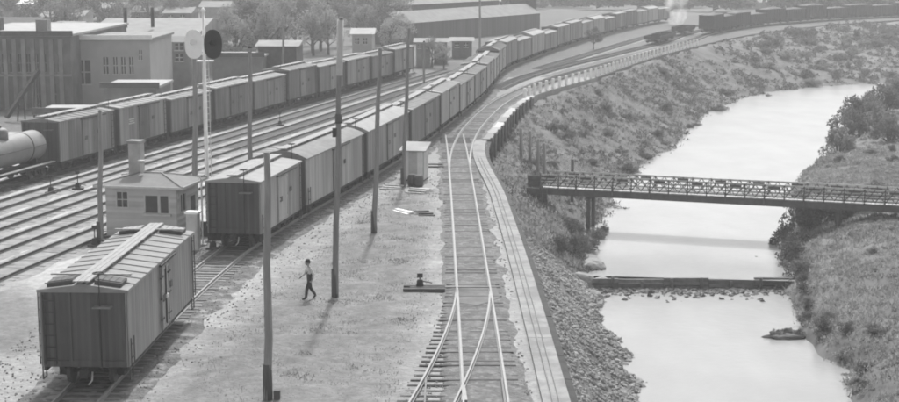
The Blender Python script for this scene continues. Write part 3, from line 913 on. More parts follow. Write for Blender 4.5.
def KIDS_scan(t):
    bpy.context.view_layer.update()

PROTO = {}
def get_car(key, **kw):
    if key not in PROTO:
        t = freight_car(**kw); PROTO[key] = t; return t
    return copy_tree(PROTO[key])
def put(t, P, y0, y1):
    sa, sb = P.at_y(y0), P.at_y(y1)
    a, c = P.pos(sa), P.pos(sb)
    d = (c - a); m = (a + c) / 2
    t.location = (m.x, m.y, 0.0); t.rotation_euler = (0, 0, math.atan2(d.y, d.x) - PI / 2)
    return d.length

# the lone car in the foreground
c = get_car("near", L=11.1, kind="reefer", side=M_SIDE_R, roof="peak", roof_m=M_ROOF_N, hi=True, hatch=True, W=3.04)
put(c, PA, 50.2, 61.3)
tag(c, "lone refrigerator car with pale ribbed roof standing nearest in the foreground", "boxcar", "freight cars in the yard")

# the long middle string
ORD = ["first", "second", "third", "fourth", "fifth", "sixth", "seventh", "eighth", "ninth", "tenth", "eleventh", "twelfth", "thirteenth", "fourteenth", "fifteenth", "sixteenth"]
y = 75.5
specs = [
    dict(L=8.1, side=M_SIDE_A, roof="peak", roof_m=M_ROOF_L, hi=True, seams=False, _l="short boxcar with pale roof and dark end heading the middle string"),
    dict(L=12.6, side=M_SIDE_A, roof="round", roof_m=M_ROOF_M, hi=True, seams=False, _l="boxcar with grey rounded roof, second in the middle string"),
    dict(L=13.2, side=M_SIDE_A, roof="round", roof_m=M_ROOF_L, seams=False, _l="boxcar with pale rounded roof, third in the middle string behind two poles"),
    dict(L=13.2, side=M_SIDE_B, roof="peak", roof_m=M_ROOF_M, _l="darker boxcar beyond the white shack, fourth in the middle string"),
]
for i, sp in enumerate(specs):
    l_ = sp.pop("_l"); c = get_car(("A", i), **sp); put(c, PA, y, y + sp["L"]); tag(c, l_, "boxcar", "freight cars in the yard"); y += sp["L"] + 0.95
i = 4
mids = [dict(L=11.2, side=M_SIDE_A, roof="peak", roof_m=M_ROOF_M, eave=3.6), dict(L=11.2, side=M_SIDE_P, roof="peak", roof_m=M_ROOF_L, eave=3.55), dict(L=11.2, side=M_SIDE_A, roof="round", roof_m=M_ROOF_M, eave=3.7)]
while y < 200 and i < 10:
    k = [0, 1, 0, 2, 1, 0][i % 6]
    c = get_car(("Am", k), **mids[k]); s0 = PA.at_y(y); ye = float(np.interp(s0 + 11.2, PA.s, PA.p[:, 1]))
    put(c, PA, y, ye); c.scale = (1, 1, [.97, 1.03, .93, 1.0, 1.05, .95][i % 6]); tag(c, ["pale ", "grey ", "dusty "][k] + "boxcar in the middle string, " + ORD[i] + " from the near end", "boxcar", "freight cars in the yard"); y = ye + 0.85; i += 1
los = [dict(L=11.2, side=M_SIDE_A, roof="peak", roof_m=M_ROOF_M, lo=True), dict(L=11.2, side=M_SIDE_B, roof="peak", roof_m=M_ROOF_M, lo=True), dict(L=11.2, side=M_SIDE_P, roof="round", roof_m=M_ROOF_L, lo=True)]
i = 0
while y < 352:
    k = [1, 0, 2, 1, 1][i % 5]
    c = get_car(("Al", k), **los[k]); s0 = PA.at_y(y); ye = float(np.interp(s0 + 11.2, PA.s, PA.p[:, 1]))
    put(c, PA, y, ye); c.scale = (1, 1, [1.08, .95, 1.0, .9, 1.04][i % 5]); tag(c, "small distant boxcar, " + ORD[i] + " of the far ones curving right at the string's end", "boxcar", "distant boxcars of the middle string"); y = ye + 0.8; i += 1

# the left string of dark boxcars
y = 103.3
bsp = [dict(L=8.4, side=M_SIDE_B, roof="peak", roof_m=M_ROOF_M, eave=3.8), dict(L=8.4, side=M_SIDE_B, roof="peak", roof_m=M_ROOF_L, eave=3.75), dict(L=8.4, side=M_SIDE_A, roof="peak", roof_m=M_ROOF_L, eave=3.7)]
i = 0
while y < 190:
    k = [0, 1, 0, 1, 1, 0, 1, 2, 0, 1][i % 10]
    if i == 7: k = 2
    c = get_car(("B", k), **bsp[k]); s0 = PB.at_y(y); ye = float(np.interp(s0 + 8.4, PB.s, PB.p[:, 1]))
    put(c, PB, y, ye); c.scale = (1, 1, [1.0, 1.02, .95, 1.0, .97, 1.04, .98, 1.0, .94, 1.02][i % 10])
    tag(c, ("dark boxcar in the left string, " + ORD[i] + " from the tank car") if k != 2 else "pale boxcar among the dark ones in the left string", "boxcar", "freight cars in the yard")
    if i == 1: stencil_car = c
    y = ye + 1.0; i += 1
b = MB()                # faded stencil lines, too small to read
for q, (w_, z_) in enumerate(((0.9, 2.75), (0.7, 2.6), (1.0, 2.45))): b.box((1.436, -2.2, z_), (0.01, w_, 0.07))
b.build("stencil_lettering", M_PALE, stencil_car)

# tank car
def tank_car(loc_path, y0, y1):
    t = empty("tank_car", label="pale tank car with central dome at the left edge of the yard", cat="tank car", group="freight cars in the yard")
    L = put(t, loc_path, y0, y1)
    b = MB().box((0, 0, 0.98), (0.5, L, 0.3)); 
    for sx in (-1, 1): b.box((sx * 1.25, 0, 1.05), (0.12, L, 0.16))
    for k in range(5): b.box((0, -L / 2 + .1 + k * (L - .2) / 4, 1.0), (2.5, 0.16, 0.2))
    b.build("frame", M_UNDER, t)
    for sx in (-1, 1): MB().box((sx * 1.25, 0, 1.16), (0.34, L - .2, 0.05)).build("walkway", M_BOARD, t)
    hl = L / 2 - 0.55; r_ = 1.02; zc = 2.32
    pts = [(-hl - .28, .25), (-hl - .2, .62), (-hl - .08, .9), (-hl, 1.0), (-hl / 2, 1.0), (0, 1.0), (hl / 2, 1.0), (hl, 1.0), (hl + .08, .9), (hl + .2, .62), (hl + .28, .25)]
    b = MB().tube([(0, p[0], zc) for p in pts], [p[1] * r_ for p in pts], 28); tk = b.build("tank", M_TANK, t)
    for yy in (-hl * .62, hl * .62): MB().tube([(0, yy - .05, zc), (0, yy + .05, zc)], r_ + .02, 28).build("band", M_IRON, tk)
    b = MB().tube([(0, 0, zc + .8), (0, 0, zc + 1.45), (0, 0, zc + 1.6), (0, 0, zc + 1.66)], [.62, .62, .45, .12], 20); dm = b.build("dome", M_TANK, t)
    MB().tube([(0, 0, zc + 1.62), (0, 0, zc + 1.78)], .2, 12).build("dome_cap", M_IRON, dm)
    b = MB()
    for sx in (-1, 1):
        b.tube([(sx * 1.12, -hl, zc + .1), (sx * 1.12, hl, zc + .1)], .025, 6)
        for yy in (-hl, -hl / 2, 0, hl / 2, hl): b.bar((sx * 1.0, yy, zc + .1), (sx * 1.13, yy, zc + .1), .03, .03)
    b.build("handrail", M_IRON, t)
    for sy in (-1, 1):
        tr = inst("truck", TRUCK, t, (0, sy * (L / 2 - 1.6), 0))
        for wy in (-0.84, 0.84):
            for wx in (-0.76, 0.76): inst("wheel", WHEEL, tr, (wx, wy, 0.655), (0, 0, 0 if wx > 0 else PI))
        MB().box((0, sy * (L / 2 + 0.2), 0.9), (0.24, 0.5, 0.22)).build("coupler", M_IRON, t)
    for yy in (-hl * .8, hl * .8):
        MB().box((0, yy, 1.3), (1.5, .3, .4)).build("saddle", M_UNDER, t)
    return t
tank_car(PB, 92.9, 102.7)
tk2 = tank_car(PB, 82.0, 92.0)
tk2["label"] = "second tank car mostly cut off by the left picture edge"

# coal hoppers on the far curve
def hopper(L=10.4, heap=True):
    t = empty("hopper_car")
    W = 2.9; z0, z1 = 1.1, 3.5
    b = MB()
    for sx in (-1, 1):
        b.box((sx * W / 2, 0, (z0 + z1) / 2), (0.07, L, z1 - z0))
        for k in range(9): b.box((sx * (W / 2 + .07), -L / 2 + .2 + k * (L - .4) / 8, (z0 + z1) / 2), (0.1, 0.1, z1 - z0))
        b.box((sx * (W / 2 + .05), 0, z1), (0.16, L, 0.1))
    for sy in (-1, 1): b.box((0, sy * L / 2, (z0 + z1) / 2), (W, 0.07, z1 - z0))
    b.build("body", M_UNDER, t)
    b = MB(); n = 14; m = 6; vv_ = []; 
    for i in range(n + 1):
        for j in range(m + 1):
            u = i / n; v = j / m
            h = math.sin(PI * u) ** .4 * math.sin(PI * v) ** .6 if 0 < u < 1 and 0 < v < 1 else 0
            vv_.append(((v - .5) * (W - .08), (u - .5) * (L - .08), z1 - .15 + .55 * h * (.8 + .5 * mnoise.noise(Vector((i * .7, j * .9, 3))))))
    b.add(vv_, [(i * (m + 1) + j, i * (m + 1) + j + 1, (i + 1) * (m + 1) + j + 1, (i + 1) * (m + 1) + j) for i in range(n) for j in range(m)], True)
    b.build("coal_load", M_COAL, t)
    b = MB()
    for sy in (-1, 1): b.add([(-1.3, sy * .4, z0), (1.3, sy * .4, z0), (1.3, sy * 2.2, z0), (-1.3, sy * 2.2, z0), (-1.1, sy * .9, .5), (1.1, sy * .9, .5), (1.1, sy * 1.3, .5), (-1.1, sy * 1.3, .5)], [(0, 1, 5, 4), (1, 2, 6, 5), (2, 3, 7, 6), (3, 0, 4, 7), (4, 5, 6, 7)])
    b.box((0, 0, .95), (.5, L, .3)); b.build("underframe", M_UNDER, t)
    for sy in (-1, 1): inst("truck", TRUCK, t, (0, sy * (L / 2 - 1.6), 0))
    bpy.context.view_layer.update()
    return t
hp = None; s_ = PD.at_y(296); i = 0
while i < 13:
    if hp is None: hp = hopper(); c = hp
    else: c = copy_tree(hp)
    a, d_ = PD.pos(s_), PD.pos(s_ + 10.4); m_ = (a + d_) / 2; dd = d_ - a
    c.location = (m_.x, m_.y, 0); c.rotation_euler = (0, 0, math.atan2(dd.y, dd.x) - PI / 2)
    c.scale = (1, 1, [1.1, .92, 1.0, .82, 1.05, .95, 1.12, .86, 1.0, .9, 1.06, .94, 1.0][i])
    if i == 0: tag(c, "dark coal car at the near end of the far right train", "hopper car", "far coal train")
    else: tag(c, "dark coal car, " + ORD[i] + " from the left in the far right train", "hopper car", "far coal train")
    s_ += 11.2; i += 1

# low open flat and gondola wagons standing on the inner far track
def gondola(L, h, label):
    t = empty("gondola_car", label=label, cat="gondola car", group="low wagons on the far tracks")
    b = MB()
    for sx in (-1, 1): b.box((sx * 1.4, 0, 1.1 + h / 2), (0.08, L, h))
    for sy in (-1, 1): b.box((0, sy * L / 2, 1.1 + h / 2), (2.8, 0.08, h))
    b.box((0, 0, 1.05), (2.8, L, 0.16)); b.build("body", M_UNDER, t)
    b = MB().box((0, 0, .85), (.5, L, .3)); b.build("underframe", M_UNDER, t)
    for sy in (-1, 1): inst("truck", TRUCK, t, (0, sy * (L / 2 - 1.6), 0))
    return t
for px, py, l_, h_, lab in ((620, 44, 10, .5, "low flat wagon on the far tracks, leftmost of three"), (637, 42, 9, .6, "low dark wagon on the far tracks, middle one of three"), (674, 35, 11, .7, "dark gondola below the steam plume on the far tracks")):
    q = at(px, py)
    g = gondola(l_, h_, lab); 
    sy_ = q.y; s0 = PD2.at_y(sy_); p_ = PD2.pos(s0); t_ = PD2.tan(s0)
    g.location = (p_.x, p_.y, 0); g.rotation_euler = (0, 0, math.atan2(t_.y, t_.x) - PI / 2)

# ------------------------------------------------------------------ yard office (hip roofed shanty)
def z_at(py, y, px=450):
    yy = (py - 201.0) / FPX
    return CAM_H + (-SP - yy * CP) / (CP - yy * SP) * y
EZ = 2.95
FLc, FRc = at(93, 185.5, EZ), at(182, 188, EZ)
ax = (FRc - FLc); wid = Vector((ax.x, ax.y, 0)).length; yaw = math.atan2(ax.y, ax.x)
DP = 4.0
sh = empty("yard_office", (FLc.x, FLc.y, 0), yaw, "small hip roofed yard shanty with chimney and bay window behind the lone car", "shanty")
o_ = 0.5; wx0, wx1, wy0, wy1 = o_, wid - o_, o_, DP - o_
def wall_panel(x0, x1, openings, H, thick=0.1):
    """wall in the x,z plane with real openings (x0,x1,z0,z1)"""
    b = MB(); xs_ = sorted(set([x0, x1] + [v for o in openings for v in o[:2]])); zs_ = sorted(set([0, H] + [v for o in openings for v in o[2:]]))
    for i in range(len(xs_) - 1):
        for k in range(len(zs_) - 1):
            cx = (xs_[i] + xs_[i + 1]) / 2; cz = (zs_[k] + zs_[k + 1]) / 2
            if any(o[0] < cx < o[1] and o[2] < cz < o[3] for o in openings): continue
            b.box((cx, 0, cz), (xs_[i + 1] - xs_[i], thick, zs_[k + 1] - zs_[k]))
    return b
def window(parent, x0, x1, z0, z1, M, nx=2, nz=2, fm=None, gm=None, y=0.0):
    fm = fm or M_PALE; gm = gm or M_GLASS
    f = MB(); w_ = 0.07
    for c, d in ((((x0 + x1) / 2, y, z0), (x1 - x0 + .12, .16, w_)), (((x0 + x1) / 2, y, z1), (x1 - x0 + .12, .14, w_)), ((x0, y, (z0 + z1) / 2), (w_, .13, z1 - z0)), ((x1, y, (z0 + z1) / 2), (w_, .13, z1 - z0))): f.box(c, d, M)
    for k in range(1, nx): f.box((x0 + (x1 - x0) * k / nx, y, (z0 + z1) / 2), (.04, .08, z1 - z0), M)
    for k in range(1, nz): f.box(((x0 + x1) / 2, y + .002, z0 + (z1 - z0) * k / nz), (x1 - x0, .075, .04), M)
    fo = f.build("window_frame", fm, parent)
    for i in range(nx):
        for k in range(nz):
            MB().box((x0 + (x1 - x0) * (i + .5) / nx, y + .02, z0 + (z1 - z0) * (k + .5) / nz), ((x1 - x0) / nx - .04, .012, (z1 - z0) / nz - .04), M).build("pane", gm, fo)
    return fo
I4 = Matrix.Identity(4)
Hs = EZ - 0.06
fw = wall_panel(wx0, wx1, [(1.1, 1.77, 1.72, 2.6), (2.7, 4.1, 1.45, 2.45)], Hs).build("wall", M_SHANTY, sh, (0, wy0, 0))
window(sh, 1.1, 1.77, 1.72, 2.6, Matrix.Translation((0, wy0, 0)), 2, 2)
window(sh, 2.7, 3.47, 1.45, 2.45, Matrix.Translation((0, wy0, 0)), 1, 1)
window(sh, 3.55, 4.07, 1.45, 2.45, Matrix.Translation((0, wy0, 0)), 1, 1)
MB().box((3.4, wy0 - .1, 1.38), (1.6, .22, .1)).build("window_sill", M_PALE, sh)
rw = wall_panel(0, wy1 - wy0, [(0.35, 1.25, 1.45, 2.45), (1.9, 2.7, 0.1, 2.1)], Hs).build("wall", M_SHANTY, sh, (wx1, wy0 + .052, 0), PI / 2)
Mr = Matrix.Translation((wx1, wy0 + .05, 0)) @ Matrix.Rotation(PI / 2, 4, 'Z')
window(sh, 0.35, 1.25, 1.45, 2.45, Mr, 2, 1)
MB().box((2.3, 0, 1.1), (.8, .06, 2.0), Mr).build("door", M_TIMBER, sh)
wall_panel(0, wy1 - wy0, [], Hs).build("wall", M_SHANTY, sh, (wx0, wy0 + .052, 0), PI / 2)
wall_panel(wx0 + .06, wx1 - .06, [], Hs).build("wall", M_SHANTY, sh, (0, wy1, 0))
MB().box((wid / 2, DP / 2, 0.8), (wid - 1.1, DP - 1.1, 1.3)).build("interior_bench", M_TIMBER, sh)
rp = 0.48
b = MB()
r0, r1, rcy = DP / 2 - .1, wid - DP / 2 + .1, DP / 2
pts = [(0, 0, EZ), (wid, 0, EZ), (wid, DP, EZ), (0, DP, EZ), (r0, rcy, EZ + rp), (r1, rcy, EZ + rp), (0, 0, EZ - .1), (wid, 0, EZ - .1), (wid, DP, EZ - .1), (0, DP, EZ - .1)]
b.add(pts, [(0, 1, 5, 4), (1, 2, 5), (2, 3, 4, 5), (3, 0, 4), (6, 7, 1, 0), (7, 8, 2, 1), (8, 9, 3, 2), (9, 6, 0, 3), (9, 8, 7, 6)])
rfo = b.build("roof", M_SHINGLE, sh); fix_normals(rfo.data)
b = MB()
for a, c in ((0, 1), (1, 2), (2, 3), (3, 0)):
    A, Cc = Vector(pts[a]), Vector(pts[c]); b.bar(A + Vector((0, 0, -.05)), Cc + Vector((0, 0, -.05)), .05, .13)
b.build("fascia", M_PALE, rfo)
for a, c in ((0, 4), (1, 5), (2, 5), (3, 4), (4, 5)):
    MB().bar(Vector(pts[a]) + Vector((0, 0, .03)), Vector(pts[c]) + Vector((0, 0, .03)), .09, .03).build("hip_cap", M_SHINGLE, rfo)
chx, chy = 1.5, DP * .62
ch = MB().box((chx, chy, EZ + 1.05), (.68, .6, 2.0)).build("chimney", mat("chimney brick", 0.40, .9, .25, 2.0, bump=.3), rfo)
MB().box((chx, chy, EZ + 2.1), (.82, .74, .16)).build("chimney_cap", M_CONC, ch)
b = MB().tube([(2.15, DP * .4, EZ + .5), (2.15, DP * .4, EZ + 1.15)], .09, 8); b.box((2.15, DP * .4, EZ + 1.18), (.34, .34, .06)); b.build("vent_pipe", M_PALE, rfo)
MB().box((wid / 2, DP / 2, .08), (wid - .5, DP - .5, .16)).build("sill_timbers", M_TIMBER, sh)

# relay cabinet
q = at(194, 251)
cb = empty("relay_cabinet", (q.x, q.y, 0), yaw, "tall pale equipment cabinet between shanty and middle string", "cabinet")
MB().box((0, 0, 1.02), (.58, .5, 1.9)).build("case", M_PALE, cb)
MB().box((0, 0, 2.03), (.72, .64, .1)).build("lid", M_WHITE, cb)
MB().box((0, -.265, 1.05), (.46, .03, 1.5)).build("door", M_PALE, cb)
MB().box((0, 0, .05), (.7, .6, .1)).build("plinth", M_CONC, cb)

# things lying round the cabinet
for px, py, lab in ((206, 236, "dark oil drum beside the pale cabinet, left one"), (213, 240, "dark oil drum beside the middle string, right one")):
    q = at(px, py); t = empty("oil_drum", (q.x, q.y, 0), 0, lab, "drum", "oil drums by the shanty")
    b = MB().tube([(0, 0, 0), (0, 0, .85)], .28, 14); b.build("shell", M_IRON, t)
    for z in (.02, .3, .57, .84): MB().tube([(0, 0, z - .02), (0, 0, z + .02)], .3, 14).build("hoop", M_PALE if z > .8 else M_IRON, t)
# gooseneck water pipe beside the string
q = at(203, 246); t = empty("standpipe", (q.x, q.y, 0), 0, "thin white gooseneck pipe standing at the string's left corner", "pipe")
b = MB().tube([(0, 0, 0), (0, 0, 3.2), (.02, 0, 3.5), (-.08, 0, 3.68), (-.25, 0, 3.7)], .045, 8); b.build("pipe", M_PALE, t)
MB().box((0, 0, .06), (.4, .4, .12)).build("base", M_CONC, t)

# ------------------------------------------------------------------ white shack by the siding
q = at(413, 181)
wk = empty("shack", (q.x, q.y, 0), R(-11), "small white wooden shack with pale sloping roof beside the middle string", "shack")
wd, dp_, h0, h1 = 1.45, 1.5, 2.05, 2.35
for x0, nm in ((-wd / 2, 1), (wd / 2, 1)):
    b = MB(); b.add([(x0 - .03, 0, .1), (x0 - .03, dp_, .1), (x0 - .03, dp_, h1), (x0 - .03, 0, h0), (x0 + .03, 0, .1), (x0 + .03, dp_, .1), (x0 + .03, dp_, h1), (x0 + .03, 0, h0)],
            [(0, 1, 2, 3), (7, 6, 5, 4), (0, 4, 5, 1), (1, 5, 6, 2), (2, 6, 7, 3), (3, 7, 4, 0)])
    o = b.build("wall", M_PALE, wk); fix_normals(o.data)
for k in range(7):
    w_ = (wd - .08) / 7; MB().box((-wd / 2 + .04 + (k + .5) * w_, .03 + .004 * (k % 2), .1 + (h0 - .1) / 2), (w_ - .015, .05, h0 - .1)).build("board", M_WHITE if k in (0, 1, 5, 6) else M_PALE, wk)
MB().box((0, dp_ - .03, .1 + (h1 - .1) / 2), (wd - .08, .05, h1 - .12)).build("wall", M_PALE, wk)
M = Matrix.Translation((0, dp_ / 2, (h0 + h1) / 2 + .06)) @ Matrix.Rotation(math.atan2(h1 - h0, dp_), 4, 'X')
MB().box((0, 0, 0), (wd + .4, dp_ + .5, .08), M).build("roof", M_TAR, wk)
MB().box((0.0, -.02, 1.05), (.6, .05, 1.75)).build("door", M_PALE, wk)
MB().box((0, dp_ / 2, .05), (wd + .1, dp_ + .1, .1)).build("floor_sill", M_TIMBER, wk)

def planks(name, px, py, n, L, rz, m, label, spread=.25, cat="lumber"):
    q = at(px, py); t = empty(name, (q.x, q.y, 0), R(rz), label, cat, "lumber lying about")
    r_ = random.Random(px)
    for k in range(n):
        MB().box((0, 0, 0), (L * r_.uniform(.8, 1.1), .22, .08)).build("plank", m, t, (r_.uniform(-.2, .2), (k - n / 2) * spread, .05 + .085 * (k % 3)), R(r_.uniform(-8, 8)))
planks("lumber_pile", 404, 213, 2, 2.0, -50, M_WHITE, "pale plank lying on the weeds below the white shack", .2)
planks("lumber_pile", 424, 215, 4, 1.0, 5, M_TIMBER, "small stack of dark ties near the siding's left rail")
planks("lumber_pile", 421, 192, 5, 1.3, -28, M_TIMBER_L, "scattered boards at the foot of the white shack", .35)
planks("lumber_pile", 434, 166, 2, 1.6, 0, M_TIMBER, "two dark timbers between white shack and siding", .7)
planks("lumber_pile", 394, 189, 3, 1.3, -15, M_TIMBER_L, "loose boards beside the fourth pole's foot", .3)
planks("lumber_pile", 80, 248, 0, 1, 0, M_TIMBER, "x") if False else None
for px, py, lab in ((412, 183, "dark barrel at the white shack's front left corner"), (419, 184, "dark barrel at the white shack's front right corner")):
    q = at(px, py + 3); t = empty("barrel", (q.x, q.y, 0), 0, lab, "barrel", "barrels by the white shack")
    MB().tube([(0, 0, 0), (0, 0, .25), (0, 0, .55), (0, 0, .8)], [.24, .3, .3, .24], 12).build("staves", M_TIMBER, t)
    MB().tube([(0, 0, .12), (0, 0, .18)], .29, 12).build("hoop", M_IRON, t)

# ------------------------------------------------------------------ poles
def pole(px, py, tx, ty, r, m, label, yb=None, arms=(), band=None, sleeve=None, cap=False):
    if yb is None: q = at(px, py)
    else: q = Vector(((px - 449.5) / FPX * (yb * CP + CAM_H * SP), yb, 0))
    zt = z_at(ty, q.y)
    depth = q.y * CP + (CAM_H - zt) * SP
    xt = (tx - 449.5) / FPX * depth
    t = empty("utility_pole", (q.x, q.y, 0), 0, label, "pole", "poles in the yard")
    dx = xt - q.x
    b = MB(); n = 7
    pts_ = [(dx * k / n + .03 * math.sin(k * 1.7 + px), 0.02 * math.sin(k * 2.1 + px), -0.3 + (zt + .3) * k / n) for k in range(n + 1)]
    b.tube(pts_, [r * (1 - .32 * k / n) for k in range(n + 1)], 12); b.build("shaft", m, t)
    for z, w_ in arms:
        f = z / zt
        MB().box((dx * f, -.14, z), (w_, .11, .13)).build("crossarm", M_POLE, t)
        for k in (-.45, -.15, .15, .45): MB().tube([(dx * f + k * w_, -.14, z + .06), (dx * f + k * w_, -.14, z + .2)], [.045, .03], 8).build("insulator", M_PALE, t)
    if band:
        f = band / zt; MB().tube([(dx * f, 0, band - .2), (dx * f, 0, band + .2)], r * 1.05, 12).build("dark_band", M_BUTT, t)
        MB().box((dx * f - r - .05, -.05, band - .6), (.14, .2, .4)).build("junction_box", M_IRON, t)
    if sleeve:
        z0, z1 = sleeve; MB().tube([(dx * z0 / zt, 0, z0), (dx * z1 / zt, 0, z1)], r * .98, 12).build("pale_top", M_PALE, t)
    if cap:
        MB().box((dx, -.05, zt - .12), (.8, .16, .2)).build("crossarm", M_POLE, t)
        MB().tube([(dx, 0, zt), (dx, 0, zt + .14)], [r * .8, .03], 10).build("cap", M_IRON, t)
    b = MB().tube([(0, 0, -.05), (0, 0, .9), (0, 0, 1.3)], [r * 1.08, r * 1.06, r * 1.02], 10); b.build("tarred_butt", M_BUTT, t)
    return t
p1 = pole(268, 401, 267, 152, .155, M_POLE, "short dark bare pole nearest the camera, before the middle string")
MB().box((.3, .1, .16), (.22, .22, .4)).build("stub_post", M_TIMBER, p1)
pole(335, 297, 340.5, 17, .145, M_POLE, "tallest dark pole just right of the walking man", sleeve=(9.9, 12.3), band=8.0)
pole(374, 234, 380, 48, .155, M_POLE, "dark bare pole third in the row right of the middle string")
pole(403, 187, 409, 28, .15, M_POLE, "dark pole standing against the white shack's left side", arms=())
pole(424, 130, 424, 42, .14, M_POLE, "thin pole rising behind the middle string's fourth car", yb=143, cap=True)
pole(250, 203, 250, 48, .17, M_POLE, "dark pole with crossarm behind the middle string's first car", yb=91, cap=True)
pole(195, 214, 195, 52, .18, M_POLE, "dark pole just left of the white signal mast behind the shanty", yb=87)
pole(100, 246, 100.5, 110, .15, M_POLE_L, "weathered pale pole at the shanty's left corner")
pole(283, 120, 283, 17, .16, M_POLE, "distant dark pole above the left string, near pale trees", yb=172)
pole(480, 60, 480, -10, .2, M_POLE, "distant pole in front of the big dark freight shed", yb=236)

# ------------------------------------------------------------------ signal with two oval targets
ys_ = 82.5; xs_ = (205.5 - 449.5) / FPX * (ys_ * CP + 8 * SP)
sg = empty("signal_mast", (xs_, ys_, 0), 0, "white signal mast with one white and one black oval target", "signal")
ztop = z_at(12, ys_)
b = MB().tube([(0, 0, 0), (0, 0, 1.0), (0, 0, ztop)], [.13, .10, .075], 12); b.build("mast", M_WHITE, sg)
MB().tube([(0, 0, ztop), (0, 0, ztop + .1), (0, 0, ztop + .25)], [.12, .15, .03], 10).build("finial", M_WHITE, sg)
MB().box((0, 0, .2), (.7, .7, .4)).build("foundation", M_CONC, sg)
zc = z_at(44, ys_)
for sx, m_ in ((-.53, M_WHITE), (.52, M_BLACK)):
    b = MB(); n = 28
    ring = [(.50 * abs(math.cos(a)) ** .85 * math.copysign(1, math.cos(a)), .80 * abs(math.sin(a)) ** .85 * math.copysign(1, math.sin(a))) for a in [2 * PI * k / n for k in range(n)]]
    b.add([(sx + p[0], -.16, zc + p[1]) for p in ring] + [(sx + p[0], -.12, zc + p[1]) for p in ring],
          [tuple(range(n)), tuple(reversed(range(n, 2 * n)))] + [(k, n + k, n + (k + 1) % n, (k + 1) % n) for k in range(n)])
    o = b.build("oval_target", m_, sg); fix_normals(o.data)
    b = MB().tube([(sx, -.18, zc + .1), (sx, -.42, zc + .1)], [.16, .18], 14, False); b.build("lamp_hood", m_, o)
    MB().box((sx, .0, zc + .1), (.3, .26, .42)).build("lamp_case", M_BLACK, o)
MB().box((0, -.06, zc - .55), (1.1, .08, .08)).build("bracket", M_WHITE, sg)
MB().box((0, -.06, zc + .45), (1.1, .08, .08)).build("bracket", M_WHITE, sg)
b = MB(); ladder(b, 0, .35, .3, zc - .9, .35, 'x', 26); b.build("ladder", M_PALE, sg)
b = MB().box((0, .3, zc - .95), (.9, .6, .06)); b.build("platform", M_PALE, sg)

# ------------------------------------------------------------------ footbridge
BZ = -3.15
BL, BR = at(541, 186.5, BZ), at(905, 205, BZ)
bx = BR - BL; BLn = Vector((bx.x, bx.y, 0)).length + 3
br = empty("footbridge", tuple(BL), math.atan2(bx.y, bx.x), "timber footbridge with pale railings crossing the river", "footbridge")
BWd = 1.9
for y in (0.06, BWd - .06):
    MB().box((BLn / 2, y, -.36), (BLn, .24, .52)).build("girder", M_TIMBER, br)
n = int(BLn / .3)
pk = MB().box((0, 0, 0), (.27, BWd + .2, .07)).mesh("deck_plank", M_TIMBER_L)
for k in range(n):
    inst("deck_plank", pk, br, (.15 + k * BLn / n, BWd / 2 + rng.uniform(-.04, .04), -.06 + rng.uniform(-.008, .008)), (0, 0, rng.uniform(-.01, .01)))
np_ = int(BLn / 1.45)
for side in (0, 1):
    y = -.06 if side == 0 else BWd + .06
    for k in range(np_ + 1):
        MB().box((0, 0, .45), (.08, .08, 1.2)).build("post", M_TIMBER, br, (k * BLn / np_, y + (.07 if side else -.07), 0))
        if k % 2 == 0 and k < np_: MB().bar((k * BLn / np_, y + (.5 if side else -.5), -.4), (k * BLn / np_, y + (.1 if side else -.1), .75), .07, .09).build("outrigger_brace", M_TIMBER, br)
    for z, hgt in ((.12, .13), (.40, .11), (.68, .11), (.98, .14)):
        nn = 7
        for k in range(nn):
            a = BLn * k / nn; c = BLn * (k + 1) / nn - .02
            MB().bar((a, y, z + .02 * math.sin(k * 2 + z * 5)), (c, y, z + .02 * math.sin(k * 2 + 2 + z * 5)), .06, hgt).build("rail_board", M_TIMBER_L, br)
    for k in range(2 * np_):         # crossed lattice bars
        a, c = k * BLn / np_ / 2, (k + 1) * BLn / np_ / 2; yo = .045 if side else -.045
        MB().bar((a, y + yo, .05), (c, y + yo, 1.0), .04, .06).build("lattice_bar", M_TIMBER, br); MB().bar((c, y - yo, .05), (a, y - yo, 1.0), .04, .06).build("lattice_bar", M_TIMBER, br)
    for k in range(0, np_):          # kick boards laid in alternate bays
        if k % 2 == side: MB().box(((k + .5) * BLn / np_, y, .86), (BLn / np_ * .6, .05, .26)).build("infill_board", M_TIMBER, br)
def pier(u):
    for y in (.15, BWd - .15):
        p = br.matrix_basis @ Vector((u, y, 0)); gz = bank_z(p.x, p.y)
        MB().tube([(u, y, min(gz, -7) - BZ - .5 if gz > -7 else -5.2), (u, y, -.6)], .17, 10).build("pier_post", M_TIMBER, br)
    MB().box((u, BWd / 2, -.72), (.4, BWd + .3, .24)).build("pier_cap", M_TIMBER, br)
bpy.context.view_layer.update()
pier(3.9); pier(23.2)
# abutments
ab = empty("bridge_abutment", (BL.x, BL.y, BZ), math.atan2(bx.y, bx.x), "dark plank abutment under the footbridge's left end", "abutment")
for k in range(4):
    MB().box((-1.4, -.3 + .012 * (k % 2), -.3 - k * .44), (4.0, .16, .42)).build("plank", M_TIMBER, ab)
for x in (-3.4, -2.4, -1.2, .2):
    MB().tube([(x, -.46, -3.3), (x, -.46, .1)], .12, 8).build("pile", M_TIMBER, ab)
for k in range(3):
    MB().box((-.6, BWd + .5 + .01 * (k % 2), .3 - k * .44), (2.4, .16, .42)).build("plank", M_TIMBER, ab)
MB().tube([(2.0, BWd + .35, -1.5), (2.0, BWd + .35, 2.0)], .13, 8).build("pile", M_TIMBER, ab)
MB().box((-1.7, -.55, -.25), (.9, .1, .16)).build("ledge_board", M_TIMBER_L, ab)
q = br.matrix_basis @ Vector((BLn - 1.2, BWd / 2, 0))
